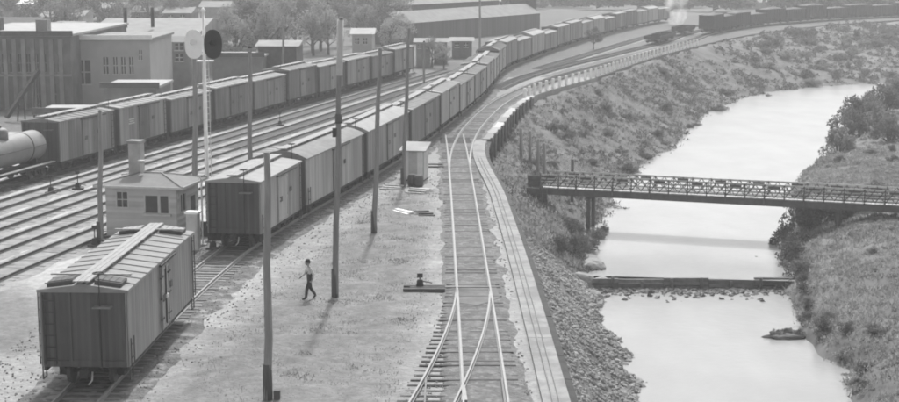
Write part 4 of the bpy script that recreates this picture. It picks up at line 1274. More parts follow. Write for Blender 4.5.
MB().box((0, 0, -1.0), (2.6, 2.6, 1.6)).build("bridge_abutment", M_CONC, None, (q.x, q.y, BZ), math.atan2(bx.y, bx.x))
tag(bpy.data.objects["bridge_abutment.001"], "concrete footing under the footbridge's right end among bushes", "abutment")
# trestle piles above the bridge
for k, (px, py, ty) in enumerate(((521, 156, 118), (530, 158, 116), (538, 162, 112), (544, 166, 108))):
    q = at(px, py, -2.6); gz = bank_z(q.x, q.y)
    o = MB().tube([(0, 0, -.6), (0, 0, 2.6 + .25 * k)], [.17, .14], 9).build("timber_pile", M_POLE_L, None, (q.x, q.y, gz))
    tag(o, "weathered upright pile on the bank above the footbridge, " + ORD[k] + " from the left", "pile", "piles on the bank")

# guard fence along the curve
gf = empty("guard_fence", tuple(at(536, 97)), 0, "row of white guard posts along the curve above the bank", "fence")
g0 = Vector(gf.location); s_ = EDGE.at_y(161); gp = MB().box((0, 0, .5), (.36, .26, 1.3)).mesh("post", M_WHITE)
pv = None
while s_ < EDGE.at_y(262):
    t_ = EDGE.tan(s_); r_ = Vector((t_.y, -t_.x, 0)); p = EDGE.pos(s_) - r_ * .35
    inst("post", gp, gf, (p.x - g0.x, p.y - g0.y, 0), (0, 0, math.atan2(t_.y, t_.x)))
    if False: MB().bar(pv - g0 + Vector((0, 0, .98)), p - g0 + Vector((0, 0, .98)), .10, .12).build("rail", M_TIMBER_L, gf)
    pv = p; s_ += 2.7

# ------------------------------------------------------------------ weir
M_WEIR = mat("slimy weir timber", 0.17, 0.8, 0.5, 1.2, bump=0.6, rnd=.3)
wr = empty("weir", (16, WEIR_Y, Z_LOW), 0, "low dark plank weir across the river", "weir")
for k in range(4):
    for q_ in range(5):
        MB().box((-7.6 + 3.05 * q_ + 1.5, -.05 - .03 * (k % 2) + .01 * q_, -.28 + k * .27 + .09 * math.sin(q_ * 2.9 + k)), (3.02, .2, .265)).build("plank", M_WEIR, wr)
for q_ in range(8): MB().tube([(-7 + q_ * 2, -.28, -1.0), (-7 + q_ * 2, -.28, .68 + .15 * math.sin(q_ * 2.2))], .11, 8).build("pile", M_TIMBER, wr)
pass

# ------------------------------------------------------------------ town buildings
def building(name, label, yf, px0, px1, pt, depth_, wall_m, roof="flat", roof_m=None, pr=None, wins=(), cat="building", group="town buildings", rz=0, base_z=0, gm=None, fm=None, world=None):
    """front wall at distance yf; px0..px1 and eave pixel pt from the survey; wins = (px0,px1,py0,py1)"""
    dl = yf * CP + 9 * SP
    x0 = (px0 - 449.5) / FPX * dl; x1 = (px1 - 449.5) / FPX * dl; H = z_at(pt, yf)
    t = empty(name, (x0, yf, 0), R(rz), label, cat, group); W_ = x1 - x0
    if world: t.location = (world[0], world[1], 0); W_ = world[2]; H = world[3]
    ops = []
    for a, c, d, e in wins:
        ops.append(((a - 449.5) / FPX * dl - x0, (c - 449.5) / FPX * dl - x0, max(.3, z_at(e, yf)), min(H - .15, z_at(d, yf))))
    wall_panel(0, W_, ops, H, .3).build("wall", wall_m, t)
    for q_ in ops:
        f = MB(); w_ = .12
        f.box(((q_[0] + q_[1]) / 2, -.1, q_[2] - .05), (q_[1] - q_[0] + .2, .3, .12)); f.box(((q_[0] + q_[1]) / 2, -.02, (q_[2] + q_[3]) / 2), (.09, .2, q_[3] - q_[2])); f.box(((q_[0] + q_[1]) / 2, -.01, (q_[2] + q_[3]) / 2), (q_[1] - q_[0], .18, .09))
        wo = f.build("window", fm or M_PALE, t)
        MB().box(((q_[0] + q_[1]) / 2, .08, (q_[2] + q_[3]) / 2), (q_[1] - q_[0], .04, q_[3] - q_[2])).build("pane", gm or M_GLASS, wo)
    for x in (0.15, W_ - .15): MB().box((x, depth_ / 2 + .15, H / 2), (.3, depth_, H - .002)).build("wall", wall_m, t)
    MB().box((W_ / 2, depth_, H / 2), (W_ - .6, .3, H - .004)).build("wall", wall_m, t)
    roof_m = roof_m or M_TAR
    if roof == "flat":
        r_ = MB().box((W_ / 2, depth_ / 2, H + .1), (W_ + .5, depth_ + .7, .22)).build("roof", roof_m, t)
        MB().box((W_ / 2, -.38, H + .28), (W_ + .6, .2, .5)).build("cornice", M_TIMBER if wall_m != M_PLASTER else M_WHITE, r_)
    else:
        rh = (z_at(pr, yf + depth_ / 2) - H) if pr else depth_ * .3
        b = MB(); ov = .4
        b.add([(-ov, -ov, H), (W_ + ov, -ov, H), (W_ + ov, depth_ + ov, H), (-ov, depth_ + ov, H), (-ov, depth_ / 2, H + rh), (W_ + ov, depth_ / 2, H + rh)], [(0, 1, 5, 4), (2, 3, 4, 5), (1, 2, 5), (3, 0, 4), (3, 2, 1, 0)])
        o = b.build("roof", roof_m, t); fix_normals(o.data)
    return t, W_, H
LAST = building("brick_factory", "long sooty brick factory with light parapet at the left edge", 150, -60, 71, 36, 26, M_BRICK_D, "flat", M_TAR,
         wins=[(x, x + 4.2, 54, 72) for x in range(2, 66, 8)] + [(12, 17, 84, 104), (34, 39, 84, 104), (50, 55, 84, 104)], fm=M_BRICK, gm=mat("grimy glass", .09, .4, .3, 2))
fac, fw_, fh_ = LAST
for k in range(13): MB().box((1.0 + k * (fw_ - 2) / 12, -.24, fh_ / 2 - .15), (.42, .2, fh_ - .3)).build("pilaster", M_BRICK, fac)
MB().box((fw_ / 2, -.27, 3.4), (fw_, .26, .22)).build("belt_course", M_CONC, fac)
for k in range(3): MB().box((fw_ - 4 - k * 6, 5 + 3 * (k % 2), fh_ + .8), (1.2 + k * .5, 1.4, 1.3)).build("roof_vent", M_IRON if k else M_BRICK, fac)
building("white_warehouse", "pale plastered warehouse beside the brick factory", 154, 72, 150, 40, 12, M_PLASTER, "flat", M_SLATE,
         wins=[(77, 90, 60, 84), (103, 108, 57, 74), (113, 117, 57, 74), (121, 125, 57, 74), (129, 133, 57, 74), (139, 142, 50, 60)])
t, w_, h_ = building("long_roofed_hall", "hall with broad plain slate roof behind the pale warehouse", 178, 82, 191, 38, 30, M_BRICK, "gable", M_SLATE, pr=18)
for x, y in ((w_ * .32, 5), (w_ * .56, 6)): MB().tube([(x, y, h_ + 1), (x, y, h_ + 3.4)], .22, 8).build("roof_stack", M_IRON, t)
building("brick_house", "dark brick house with small paned windows left of the signal", 168, 152, 190, 42, 7, M_BRICK, "gable", M_SLATE, pr=36, wins=[(157, 164, 43, 50), (175, 183, 43, 50), (157, 164, 54, 61), (175, 183, 54, 61)])
building("low_shed", "low shed with bright flat roof before the pale warehouse", 134, 103, 156, 88, 6.5, M_BRICK, "flat", M_TAR)
building("low_shed", "low lean shed by the tank car with pale tin roof", 118, 36, 72, 114, 5, M_BRICK, "flat", M_TAR)
building("low_shed", "dark shed with light roof behind the left string's middle", 176, 258, 296, 46, 8, M_TIMBER, "gable", M_SLATE, pr=40)
building("low_shed", "long low roof behind the left string right of the signal", 172, 212, 262, 57, 6, M_BRICK, "flat", M_TAR)
building("town_house", "far town house with bright gable roof right of the tall pole", 225, 352, 372, 34, 8, M_PLASTER, "gable", M_TAR, pr=28, wins=[(355, 359, 38, 44), (363, 367, 38, 44)])
building("town_house", "far pale house at the top left corner", 235, -4, 34, 24, 9, M_PLASTER, "gable", M_TIMBER, pr=17, wins=[(1, 6, 26, 31), (11, 16, 26, 31), (21, 26, 26, 31)])
building("town_house", "far white roofed house along the top left edge", 330, 18, 38, 4, 9, M_PLASTER, "gable", M_WHITE, pr=-1)
building("town_house", "far grey house near the top edge above the pale warehouse", 330, 96, 122, 8, 9, M_BRICK, "gable", M_SLATE, pr=2, wins=[(102, 106, 10, 15), (112, 116, 10, 15)])
building("town_house", "hazy far house above the signal mast", 340, 200, 228, 7, 9, M_BRICK, "gable", M_SLATE, pr=1)
building("town_house", "hazy far house right of the pale trees", 300, 300, 330, 16, 9, M_PLASTER, "gable", M_SLATE, pr=10, wins=[(306, 310, 19, 24), (318, 322, 19, 24)])
building("town_house", "far house beyond the coal train at upper right", 450, 760, 790, 2, 10, M_PLASTER, "gable", M_TAR, pr=-3)
building("town_house", "far house beyond the coal train near the right edge", 450, 838, 866, 1, 10, M_PLASTER, "gable", M_TAR, pr=-4)
# big freight shed
t, w_, h_ = building("freight_shed", "long dark freight shed with light roof beside the curving string", 262, 405, 532, 16, 6.5, mat("dark corrugated iron", .10, .8, .15, .4, (1, 1, .2), boards=(0, .5)), "gable", M_SLATE, rz=62, world=(-8.2, 262, 57, 3.7))
for k in range(0):
    MB().box((w_ / 2 - .5, 9 + k * 13, h_ + .75), (w_ - 2, 3.4, 1.1)).build("clerestory", M_TIMBER, t)
    MB().box((w_ / 2 - .5, 9 + k * 13, h_ + 1.38), (w_ - 1.4, 4.4, .14)).build("clerestory_roof", M_WHITE, t)
building("freight_shed", "second freight shed roof just behind the first at the top edge", 300, 405, 500, 6, 5, M_TIMBER, "gable", M_SLATE, rz=60, world=(-12, 300, 46, 5.6))
building("freight_shed", "tall dark block at the freight shed's right end", 312, 515, 541, 2, 9, M_TIMBER, "flat", M_SLATE, world=(12.5, 316, 5.6, 7.5))
building("freight_shed", "hazy low warehouse beyond the freight sheds at the top edge", 400, 420, 500, 1, 16, M_BRICK, "gable", M_TAR, pr=-3)

for lab, yf, a, c, pt, dpt, wm, rm, pr in (
    ("small dark gabled house squeezed behind the factory roof", 205, 28, 52, 28, 7, M_BRICK_D, M_SLATE, 22),
    ("small pale gabled house squeezed behind the factory roof", 212, 54, 78, 27, 7, M_PLASTER, M_SLATE, 21),
    ("narrow dark house left of the hall roof in the haze", 255, 40, 58, 17, 8, M_BRICK, M_SLATE, 11),
    ("narrow pale house above the hall roof's left end", 262, 62, 82, 16, 8, M_PLASTER, M_SLATE, 10),
    ("grey house above the hall roof's right half", 290, 132, 156, 12, 9, M_BRICK, M_SLATE, 6),
    ("dark house above the brick house and signal", 282, 164, 190, 13, 9, M_BRICK_D, M_SLATE, 7),
    ("tiny grey shed by the left end of the freight shed", 208, 416, 430, 42, 5, M_BRICK, M_SLATE, 38),
    ("tiny dark shed by the freight shed wall", 214, 434, 447, 42, 5, M_BRICK_D, M_SLATE, 38),
    ("low dark shed between freight shed and middle string", 226, 452, 472, 41, 5, M_BRICK_D, M_SLATE, 37)):
    wn0 = [(a + (c - a) * f, a + (c - a) * (f + .2), pt + 2, pt + 6) for f in (.15, .6)]
    building("town_house", lab, yf, a, c, pt, dpt, wm, "gable", rm, pr=pr, wins=wn0)
# coal conveyor beside the factory
q = at(24, 122); t = empty("coal_conveyor", (q.x, q.y, 0), 0, "dark slanting coal conveyor on posts before the brick factory", "conveyor")
MB().bar((-1.6, 0, .4), (1.0, 2, 4.6), .6, .28).build("belt_trough", M_IRON, t)
for a, h_ in ((-.4, 2.2), (.8, 4.2)):
    for s2 in (-.35, .35): MB().tube([(a + s2, 1 + a, 0), (a + s2 * .6, 1.3 + a, h_)], .07, 6).build("leg", M_IRON, t)

# ------------------------------------------------------------------ man walking
def person(loc, rz, label):
    J = {  # joints in metres, facing -x; z up, y to his right/left
        'pel': (0, 0, .93), 'spine': (-.01, 0, 1.12), 'chest': (-.03, 0, 1.32), 'neck': (-.05, 0, 1.49), 'head0': (-.07, 0, 1.56),
        'hipL': (0, -.10, .90), 'kneeL': (-.17, -.11, .50), 'ankL': (-.22, -.11, .10), 'toeL': (-.40, -.12, .05),
        'hipR': (0, .10, .90), 'kneeR': (.06, .11, .49), 'ankR': (.30, .11, .14), 'toeR': (.18, .12, .03),
        'shL': (-.03, -.19, 1.42), 'elL': (.12, -.25, 1.16), 'wrL': (.04, -.25, .92), 'haL': (.0, -.25, .84),
        'shR': (-.03, .19, 1.42), 'elR': (-.12, .25, 1.16), 'wrR': (-.30, .22, 1.02), 'haR': (-.37, .21, .98)}
    rad = {'pel': (.155, .12), 'spine': (.14, .11), 'chest': (.165, .12), 'neck': .06, 'head0': .055, 'hipL': .095, 'kneeL': .065, 'ankL': .05, 'toeL': .04,
           'hipR': .095, 'kneeR': .065, 'ankR': .05, 'toeR': .04, 'shL': .062, 'elL': .047, 'wrL': .034, 'haL': .03, 'shR': .062, 'elR': .047, 'wrR': .034, 'haR': .03}
    E = [('pel', 'spine'), ('spine', 'chest'), ('chest', 'neck'), ('neck', 'head0'), ('pel', 'hipL'), ('hipL', 'kneeL'), ('kneeL', 'ankL'), ('ankL', 'toeL'),
         ('pel', 'hipR'), ('hipR', 'kneeR'), ('kneeR', 'ankR'), ('ankR', 'toeR'), ('chest', 'shL'), ('shL', 'elL'), ('elL', 'wrL'), ('wrL', 'haL'), ('chest', 'shR'), ('shR', 'elR'), ('elR', 'wrR'), ('wrR', 'haR')]
    for s_, side in ((-1, 'L'), (1, 'R')):
        h = Vector(J['ha' + side]); w0 = Vector(J['wr' + side]); d = (h - w0).normalized(); lat = Vector((0, 1, 0)); nrm = d.cross(lat)
        for k, (l_, o2) in enumerate(((.070, -.030), (.080, -.010), (.076, .010), (.062, .028))):
            a, c = 'f%s%d' % (side, k), 'g%s%d' % (side, k)
            J[a] = tuple(h + lat * o2 + d * .035); J[c] = tuple(h + lat * o2 * 1.1 + d * (.035 + l_ * .7) + nrm * .03)
            rad[a] = .010; rad[c] = .008; E += [('ha' + side, a), (a, c)]
        a = 't' + side; J[a] = tuple(h + lat * -.045 * s_ + d * .01 + nrm * .02); rad[a] = .010; E.append(('ha' + side, a))
    rad = {k: (tuple(q * 1.12 for q in r_) if isinstance(r_, tuple) else r_ * (1.28 if k[:2] in ('hi', 'kn', 'an', 'sh', 'el') else 1.0)) for k, r_ in rad.items()}
    names = list(J)
    me_ = bpy.data.meshes.new("person_skeleton"); me_.from_pydata([J[k] for k in names], [(names.index(a), names.index(c)) for a, c in E], [])
    ob = bpy.data.objects.new("person_skeleton", me_); COL.objects.link(ob)
    ob.modifiers.new("skin", 'SKIN'); ob.modifiers["skin"].use_smooth_shade = True
    sv = me_.skin_vertices[0].data
    for i, k in enumerate(names):
        r_ = rad[k]; sv[i].radius = r_ if isinstance(r_, tuple) else (r_, r_)
        sv[i].use_root = (k == 'pel')
    ob.modifiers.new("sub", 'SUBSURF').levels = 2
    ob.modifiers["sub"].render_levels = 2
    dg = bpy.context.evaluated_depsgraph_get(); dg.update()
    body = bpy.data.meshes.new_from_object(ob.evaluated_get(dg)); bpy.data.objects.remove(ob)
    # head merged into the same surface
    bm = bmesh.new(); bm.from_mesh(body)
    hm = Matrix.Translation((-.085, 0, 1.655)) @ Matrix.Diagonal((.105, .08, .125, 1))
    r_ = bmesh.ops.create_uvsphere(bm, u_segments=18, v_segments=14, radius=1.0, matrix=hm)
    for c_, s2 in (((-.195, 0, 1.64), (.022, .016, .03)), ((-.16, 0, 1.575), (.03, .04, .02)), ((-.08, .082, 1.645), (.025, .014, .035)), ((-.08, -.082, 1.645), (.025, .014, .035))):
        bmesh.ops.create_uvsphere(bm, u_segments=8, v_segments=6, radius=1.0, matrix=Matrix.Translation(c_) @ Matrix.Diagonal((*s2, 1)))
    bm.to_mesh(body); bm.free()
    body.materials.clear()
    for m_ in (M_SKIN, M_SHIRT, M_CLOTH, M_BLACK): body.materials.append(m_)
    for p in body.polygons:
        c_ = p.center; i = 0
        if c_.z > 1.47: i = 0
        elif abs(c_.y) > .19 and c_.z > .8:
            i = 1 if c_.z > (1.02 if c_.y < 0 else 1.06) else 0
        elif c_.z > 1.20: i = 1
        elif c_.z > .13: i = 2
        else: i = 3
        p.material_index = i; p.use_smooth = True
    body.name = "person"
    o = inst("person", body, None, loc, (0, 0, rz)); tag(o, label, "person")
    b = MB(); n = 20
    b.tube([(-.08, 0, 1.70), (-.08, 0, 1.712)], [.17, .165], n); b.tube([(-.08, 0, 1.712), (-.08, 0, 1.79), (-.08, 0, 1.83)], [.105, .10, .06], n); b.build("hat", M_CLOTH, o)
    b = MB(); 
    for s2 in (-1, 1): b.bar((-.16, s2 * .09, 1.16), (-.05, s2 * .10, 1.47), .05, .015, (1, 0, 0)); b.bar((.12, s2 * .09, 1.16), (-.02, s2 * .10, 1.47), .05, .015, (1, 0, 0))
    b.build("braces", M_CLOTH, o)
    for s2 in (-1, 1): MB().tube([(-.172, s2 * .035, 1.665), (-.186, s2 * .035, 1.665)], [.016, .006], 8).build("eye", M_HAIR, o)
    hb = bmesh.new(); bmesh.ops.create_uvsphere(hb, u_segments=14, v_segments=10, radius=1.0, matrix=Matrix.Translation((-.070, 0, 1.672)) @ Matrix.Diagonal((.105, .086, .118, 1)))
    bmesh.ops.delete(hb, geom=[v for v in hb.verts if v.co.z < 1.62 or v.co.x < -.12], context='VERTS')
    hmsh = bpy.data.meshes.new("hair"); hb.to_mesh(hmsh); hb.free(); hmsh.materials.append(M_HAIR); inst("hair", hmsh, o)
    return o
q = at(310, 300)
person((q.x, q.y, 0.03), R(22), "man in pale shirt, dark trousers and hat walking left across the weeds")

# ------------------------------------------------------------------ vegetation
nr_ = np.random.default_rng(11)
def leaf_cloud(n_leaf, clumps, size, seed):
    """leaf-sized quads spread round the clumps (centre, radius)"""
    g = np.random.default_rng(seed)
    w = np.array([c[3] ** 2 for c in clumps]); w = w / w.sum()
    idx = g.choice(len(clumps), n_leaf, p=w)
    C = np.array(clumps)[idx]
    d = g.normal(size=(n_leaf, 3)); d /= np.linalg.norm(d, axis=1)[:, None]
    r = C[:, 3:4] * (0.35 + 0.75 * g.random((n_leaf, 1)) ** 0.5)
    P = C[:, :3] + d * r * np.array([1, 1, .85])
    u = g.normal(size=(n_leaf, 3)); u /= np.linalg.norm(u, axis=1)[:, None]
    v = np.cross(u, g.normal(size=(n_leaf, 3))); v /= np.linalg.norm(v, axis=1)[:, None] + 1e-9
    s = size * g.uniform(.5, 1.4, (n_leaf, 1))
    q = np.stack([P - u * s, P + v * s * .6, P + u * s, P - v * s * .6], 1).reshape(-1, 3)
    f = np.arange(n_leaf * 4).reshape(-1, 4)
    return q, f
def cloud_mesh(name, q, f, m):
    me_ = bpy.data.meshes.new(name); me_.from_pydata(q.tolist(), [], f.tolist()); me_.materials.append(m); me_.update(); return me_
BUSH = []
for k in range(6):
    g = np.random.default_rng(100 + k); cl = []
    for _ in range(16 + 3 * k):
        a = g.uniform(0, 2 * PI); r_ = g.uniform(0, .75) ** .8; h = g.uniform(.12, .95) * (1 - .55 * r_ ** 2)
        cl.append((r_ * math.cos(a), r_ * math.sin(a), h, g.uniform(.14, .32)))
    q, f = leaf_cloud(1700, cl, .055, 200 + k)
    fol = cloud_mesh("foliage", q, f, M_LEAF if k % 3 else M_LEAF_L)
    b = MB()
    for c in cl[:9]: b.tube([(0, 0, -.15), (c[0] * .5, c[1] * .5, c[2] * .5), c[:3]], [.03, .018, .008], 5)
    BUSH.append((fol, b.mesh("stems", M_BARK)))
def bush(x, y, sz, hz, k, label, group, z=None):
    z = bank_z(x, y) if z is None else z
    t = empty("bush", (x, y, z), random.Random(int(x * 91 + y * 7)).uniform(0, 6.28), label, "bush", group)
    t.scale = (sz, sz, hz)
    inst("foliage", BUSH[k % 6][0], t); inst("stems", BUSH[k % 6][1], t)
    return t
def bush_px(px, py, z, sz, hz, k, label, group):
    q = at(px, py, z); bush(q.x, q.y, sz, hz, k, label, group)
r6 = random.Random(3)
# right bank, along the water and round the bridge end
for i, (px, py, z, s, h) in enumerate(((788, 250, -6.8, 1.2, 1.6), (806, 238, -6.5, 1.5, 2.2), (820, 228, -6, 1.7, 2.0), (790, 268, -6.9, 1.0, 1.3), (845, 222, -5.6, 1.9, 1.8), (800, 280, -6.8, 1.1, 1.0), (870, 218, -5.2, 1.8, 1.6))):
    bush_px(px, py, z, s * 1.4, h * 1.3, [1, 2, 4, 5][i % 4], "dark bush under the footbridge's right end, " + ORD[i] + " of the row", "bushes under the bridge's right end")
for i in range(15):
    y = 74 + i * 2.1; x = RIV.x_at(y) + np.interp(y, *RIV_W) + r6.uniform(.3, 1.4)
    bush(x, y, r6.uniform(.45, .9), r6.uniform(.4, .8), i, "small dark shrub at the right water edge near the weir", "shrubs along the near right water edge")
for i, (px, py, s, h) in enumerate(((838, 150, 2.6, 3.0), (850, 138, 3.0, 3.4), (864, 128, 3.2, 3.4), (876, 140, 2.6, 3.0), (885, 118, 3.2, 3.2), (848, 120, 2.4, 2.2), (868, 108, 2.6, 2.4), (890, 150, 2.5, 2.5), (895, 105, 3.0, 3.0))):
    bush_px(px, py, -5.5, s, h, i, "large dark bush on the right bank beyond the bridge, " + ["nearest the water", "second from the water", "in the clump's middle", "behind the middle ones", "near the right edge", "low at the far waterside", "farthest along the bank", "lowest by the right edge", "topmost at the right edge"][i], "big bushes beyond the bridge")
for i in range(26):
    y = r6.uniform(68, 150); x = RIV.x_at(y) + np.interp(y, *RIV_W) + r6.uniform(2, 14)
    if x > .31 * y + 3: continue
    bush(x, y, r6.uniform(.4, 1.0), r6.uniform(.3, .7), i, "low scrub bush on the grassy right bank", "scrub on the right bank")
# left bank
for i, (px, py, z, s, h) in enumerate(((588, 250, -6.4, 1.3, 1.7), (598, 240, -6.6, 1.1, 1.3), (575, 246, -5.6, 1.3, 1.5), (560, 236, -4.5, 1.2, 1.2), (606, 230, -6.4, .9, 1.1), (570, 215, -4.6, 1.4, 1.0))):
    bush_px(px, py, z, s, h, i + 2, "dark bush left between footbridge and weir, " + ["largest by the water", "behind the largest", "left of the largest", "highest up the slope", "nearest the bridge pier", "just below the bridge"][i], "bushes left between bridge and weir")
for i in range(30):
    t_ = r6.random(); y = 128 + 115 * r6.random() ** 1.3; s_ = RIV.at_y(y)
    xe = EDGE.x_at(y); xw = RIV.x_at(y) - np.interp(y, *RIV_W); f = r6.uniform(.12, .98)
    if xw - xe < 3: continue
    x = xe + (xw - xe) * f
    bush(x, y, r6.uniform(.5, 1.3) * (1 + (y - 128) / 160), r6.uniform(.4, .8) * (1 + (y - 128) / 160), i, "scrubby bush on the far left river bank slope", "scrub on the far left bank")
for i in range(80):
    x = r6.uniform(50, 112); y = r6.uniform(252, 335)
    de = y - float(np.interp(x, EDGE.p[:, 0], EDGE.p[:, 1]))
    if de > -6 or bank_z(x, y) < -6.4: continue
    bush(x, y, r6.uniform(1.0, 3.0), r6.uniform(.8, 1.9), i, "hazy bush on the slope below the coal train", "bushes below the coal train")

def grass_stuff(name, pts, hmin, hmax, m, label, blades=5, wid_=.035, seed=1, spread=.18):
    g = np.random.default_rng(seed); V = []; n = len(pts)
    P = np.repeat(np.array(pts), blades, 0) + np.concatenate([g.normal(0, spread, (n * blades, 2)), np.zeros((n * blades, 1))], 1)
    h = g.uniform(hmin, hmax, (n * blades, 1)); a = g.uniform(0, 2 * PI, (n * blades, 1))
    side = np.concatenate([np.cos(a), np.sin(a), np.zeros_like(a)], 1) * wid_ * g.uniform(.6, 1.6, (n * blades, 1))
    tip = np.concatenate([g.normal(0, .35, (n * blades, 2)) * h, h], 1)
    P[:, 2] -= .04
    q = np.stack([P - side, P + side, P + tip], 1).reshape(-1, 3)
    o = inst(name, cloud_mesh(name, q, np.arange(len(q)).reshape(-1, 3), m)); tag(o, label, kind="stuff"); return o
pts = []
while len(pts) < 9000:
    y = r6.uniform(56, 150); x = r6.uniform(18, 50)
    if x > .31 * y + 2: continue
    o = x - RIV.x_at(y) - np.interp(y, *RIV_W)
    if o > .1 and fbm(x * .3, y * .3, 4) > -.22: pts.append((x, y, bank_z(x, y)))
grass_stuff("right_bank_grass", pts, .06, .30, M_GRASS_D, "rough grass and weeds covering the right river bank", 5, .05, 5, .25)
pts = []
while len(pts) < 8000:
    y = 100 + 150 * r6.random() ** 1.4; xe = EDGE.x_at(y); xw = RIV.x_at(y) - np.interp(y, *RIV_W)
    x = r6.uniform(xe + .5, xw + .2)
    if fbm(x * .25, y * .25, 8) > -.2: pts.append((x, y, bank_z(x, y)))
for _ in range(6000):
    x = r6.uniform(46, 118); y = r6.uniform(236, 352)
    if y < float(np.interp(x, EDGE.p[:, 0], EDGE.p[:, 1])) - 2 and bank_z(x, y) > -6.6: pts.append((x, y, bank_z(x, y)))
grass_stuff("left_bank_grass", pts, .06, .35, M_GRASS_D, "rough grass and weeds covering the left river bank", 5, .06, 6, .3)
pts = []
while len(pts) < 5200:
    x = r6.uniform(-9, .2); y = r6.uniform(44, 106)
    s = poly_sd(WEED, x, y)
    if s > -.2 or x > PC.x_at(y) - 1.6 or (y < 68 and x > np.interp(y, PT.p[::-1, 1], PT.p[::-1, 0]) - 1.5): continue
    if fbm(x * .8, y * .8, 2) > -.02: pts.append((x, y, .02))
grass_stuff("yard_weeds", pts, .03, .15, M_GRASS, "short dry weeds scattered between middle string and siding", 5, .03, 7, .16)

def scrub_stuff(name, cand, n, size, label, seed, m):
    """low tangled scrub: leaf clumps thick in patches, thin between"""
    q_, f_ = leaf_cloud(26, [(0, 0, .35, .5), (.35, .1, .25, .35), (-.3, -.1, .3, .35)], .17, seed)
    V = []; F = []; b0 = 0; k = 0; rr = random.Random(seed)
    while len(V) < n and k < n * 12:
        k += 1; p = cand(rr)
        if p is None: continue
        x, y = p; d = fbm(x * .13, y * .13, seed, 3) + .5 * fbm(x * .5, y * .5, seed + 3, 2)
        if d < rr.uniform(-.35, .25): continue
        s = size * rr.uniform(.5, 1.5) * (1 + max(0, y - 110) / 200) * (1 + 1.2 * max(0, d)); a = rr.uniform(0, 6.28); c, s2 = math.cos(a) * s, math.sin(a) * s
        V.append(np.stack([q_[:, 0] * c - q_[:, 1] * s2 + x, q_[:, 0] * s2 + q_[:, 1] * c + y, q_[:, 2] * s * rr.uniform(.5, 1.0) + bank_z(x, y) - .05], 1)); F.append(f_ + b0); b0 += len(q_)
    o = inst(name, cloud_mesh(name, np.concatenate(V), np.concatenate(F), m)); tag(o, label, kind="stuff")
def c_left(rr):
    y = 101 + 150 * rr.random() ** 1.3; xe = EDGE.x_at(y); xw = RIV.x_at(y) - np.interp(y, *RIV_W)
    return (rr.uniform(xe + .4, xw + .1), y)
def c_right(rr):
    y = rr.uniform(60, 190); o = 18 * rr.random() ** 1.5 + .1; x = RIV.x_at(y) + np.interp(y, *RIV_W) + o
    return (x, y) if x < .31 * y + 4 else None
def c_slope(rr):
    x = rr.uniform(46, 118); y = rr.uniform(236, 352)
    return (x, y) if y < float(np.interp(x, EDGE.p[:, 0], EDGE.p[:, 1])) - 1.5 and bank_z(x, y) > -6.7 else None
scrub_stuff("left_bank_scrub", c_left, 4200, .33, "tangled low scrub over the left river bank", 21, M_LEAF)
scrub_stuff("right_bank_scrub", c_right, 2400, .36, "tangled low scrub over the right river bank", 22, M_LEAF_L)
scrub_stuff("slope_scrub", c_slope, 1500, .5, "hazy scrub on the slope below the coal train", 23, M_LEAF)

M_COAL2 = mat("clinker", 0.235, 0.9, 0.4, 2.0)
# riprap on the near left bank
STONES = []
for k in range(5):
    bm = bmesh.new(); bmesh.ops.create_icosphere(bm, subdivisions=1, radius=1.0)
    for v in bm.verts:
        n_ = mnoise.noise(v.co * 1.3 + Vector((k * 5, 0, 0))); v.co *= 1 + .45 * n_; v.co.z *= .7; v.co.x *= 1.15
    STONES.append((np.array([v.co[:] for v in bm.verts]), np.array([[v.index for v in f.verts] for f in bm.faces]))); bm.free()
def stone_stuff(name, items, m, label):
    V = []; F = []; b = 0
    for x, y, z, s, k, a in items:
        v, f = STONES[k]; c, s2 = math.cos(a), math.sin(a)
        w = v * s; tl = math.sin(x * 37.1 + y * 11.3) * .9; ct, st = math.cos(tl), math.sin(tl)
        w = np.stack([w[:, 0], w[:, 1] * ct - w[:, 2] * st, w[:, 1] * st + w[:, 2] * ct], 1)
        w = np.stack([w[:, 0] * c - w[:, 1] * s2 + x, w[:, 0] * s2 + w[:, 1] * c + y, w[:, 2] + z], 1)
        V.append(w); F.append(f + b); b += len(v)
    o = inst(name, cloud_mesh(name, np.concatenate(V), np.concatenate(F), m)); tag(o, label, kind="stuff"); return o
items = []
while len(items) < 6500:
    y = r6.uniform(50, 101); xe = EDGE.x_at(y); xw = RIV.x_at(y) - np.interp(y, *RIV_W)
    x = r6.uniform(xe + .3, xw + .5)
    items.append((x, y, bank_z(x, y) + .02, r6.uniform(.05, .17) * (1.4 if x > xw - 1.2 else 1), r6.randrange(5), r6.uniform(0, 6.28)))
stone_stuff("riprap", items, M_STONE, "loose broken stone riprap covering the near left river bank")
items = []
while len(items) < 520:
    x = r6.uniform(9.2, 22.6); y = WEIR_Y - .25 - abs(r6.gauss(0, 1.2))
    items.append((x, y, Z_LOW - .04, r6.uniform(.08, .26), r6.randrange(5), r6.uniform(0, 6.28)))
stone_stuff("weir_rubble", items, M_WEIR, "wet rubble stones in the shallow water below the weir")
items = []
while len(items) < 6500:
    y = 44 + 62 * r6.random() ** 1.2; x = r6.uniform(-17, 2.9)
    if abs(x - PA.x_at(y)) < 1.3 or abs(x - PC.x_at(y)) < 1.0: continue
    if fbm(x * .4, y * .4, 6, 3) < r6.uniform(-.5, .3): continue
    items.append((x, y, .02 + (.04 if abs(x - PA.x_at(y)) < 2 else 0), r6.uniform(.02, .048) * (1.5 if r6.random() < .04 else 1), r6.randrange(5), r6.uniform(0, 6.28)))
stone_stuff("yard_clinker", items[:3000], M_COAL2, "dark clinker and cinders strewn over the yard")
stone_stuff("yard_gravel_stones", items[3000:], M_STONE, "loose pale stones strewn over the yard")
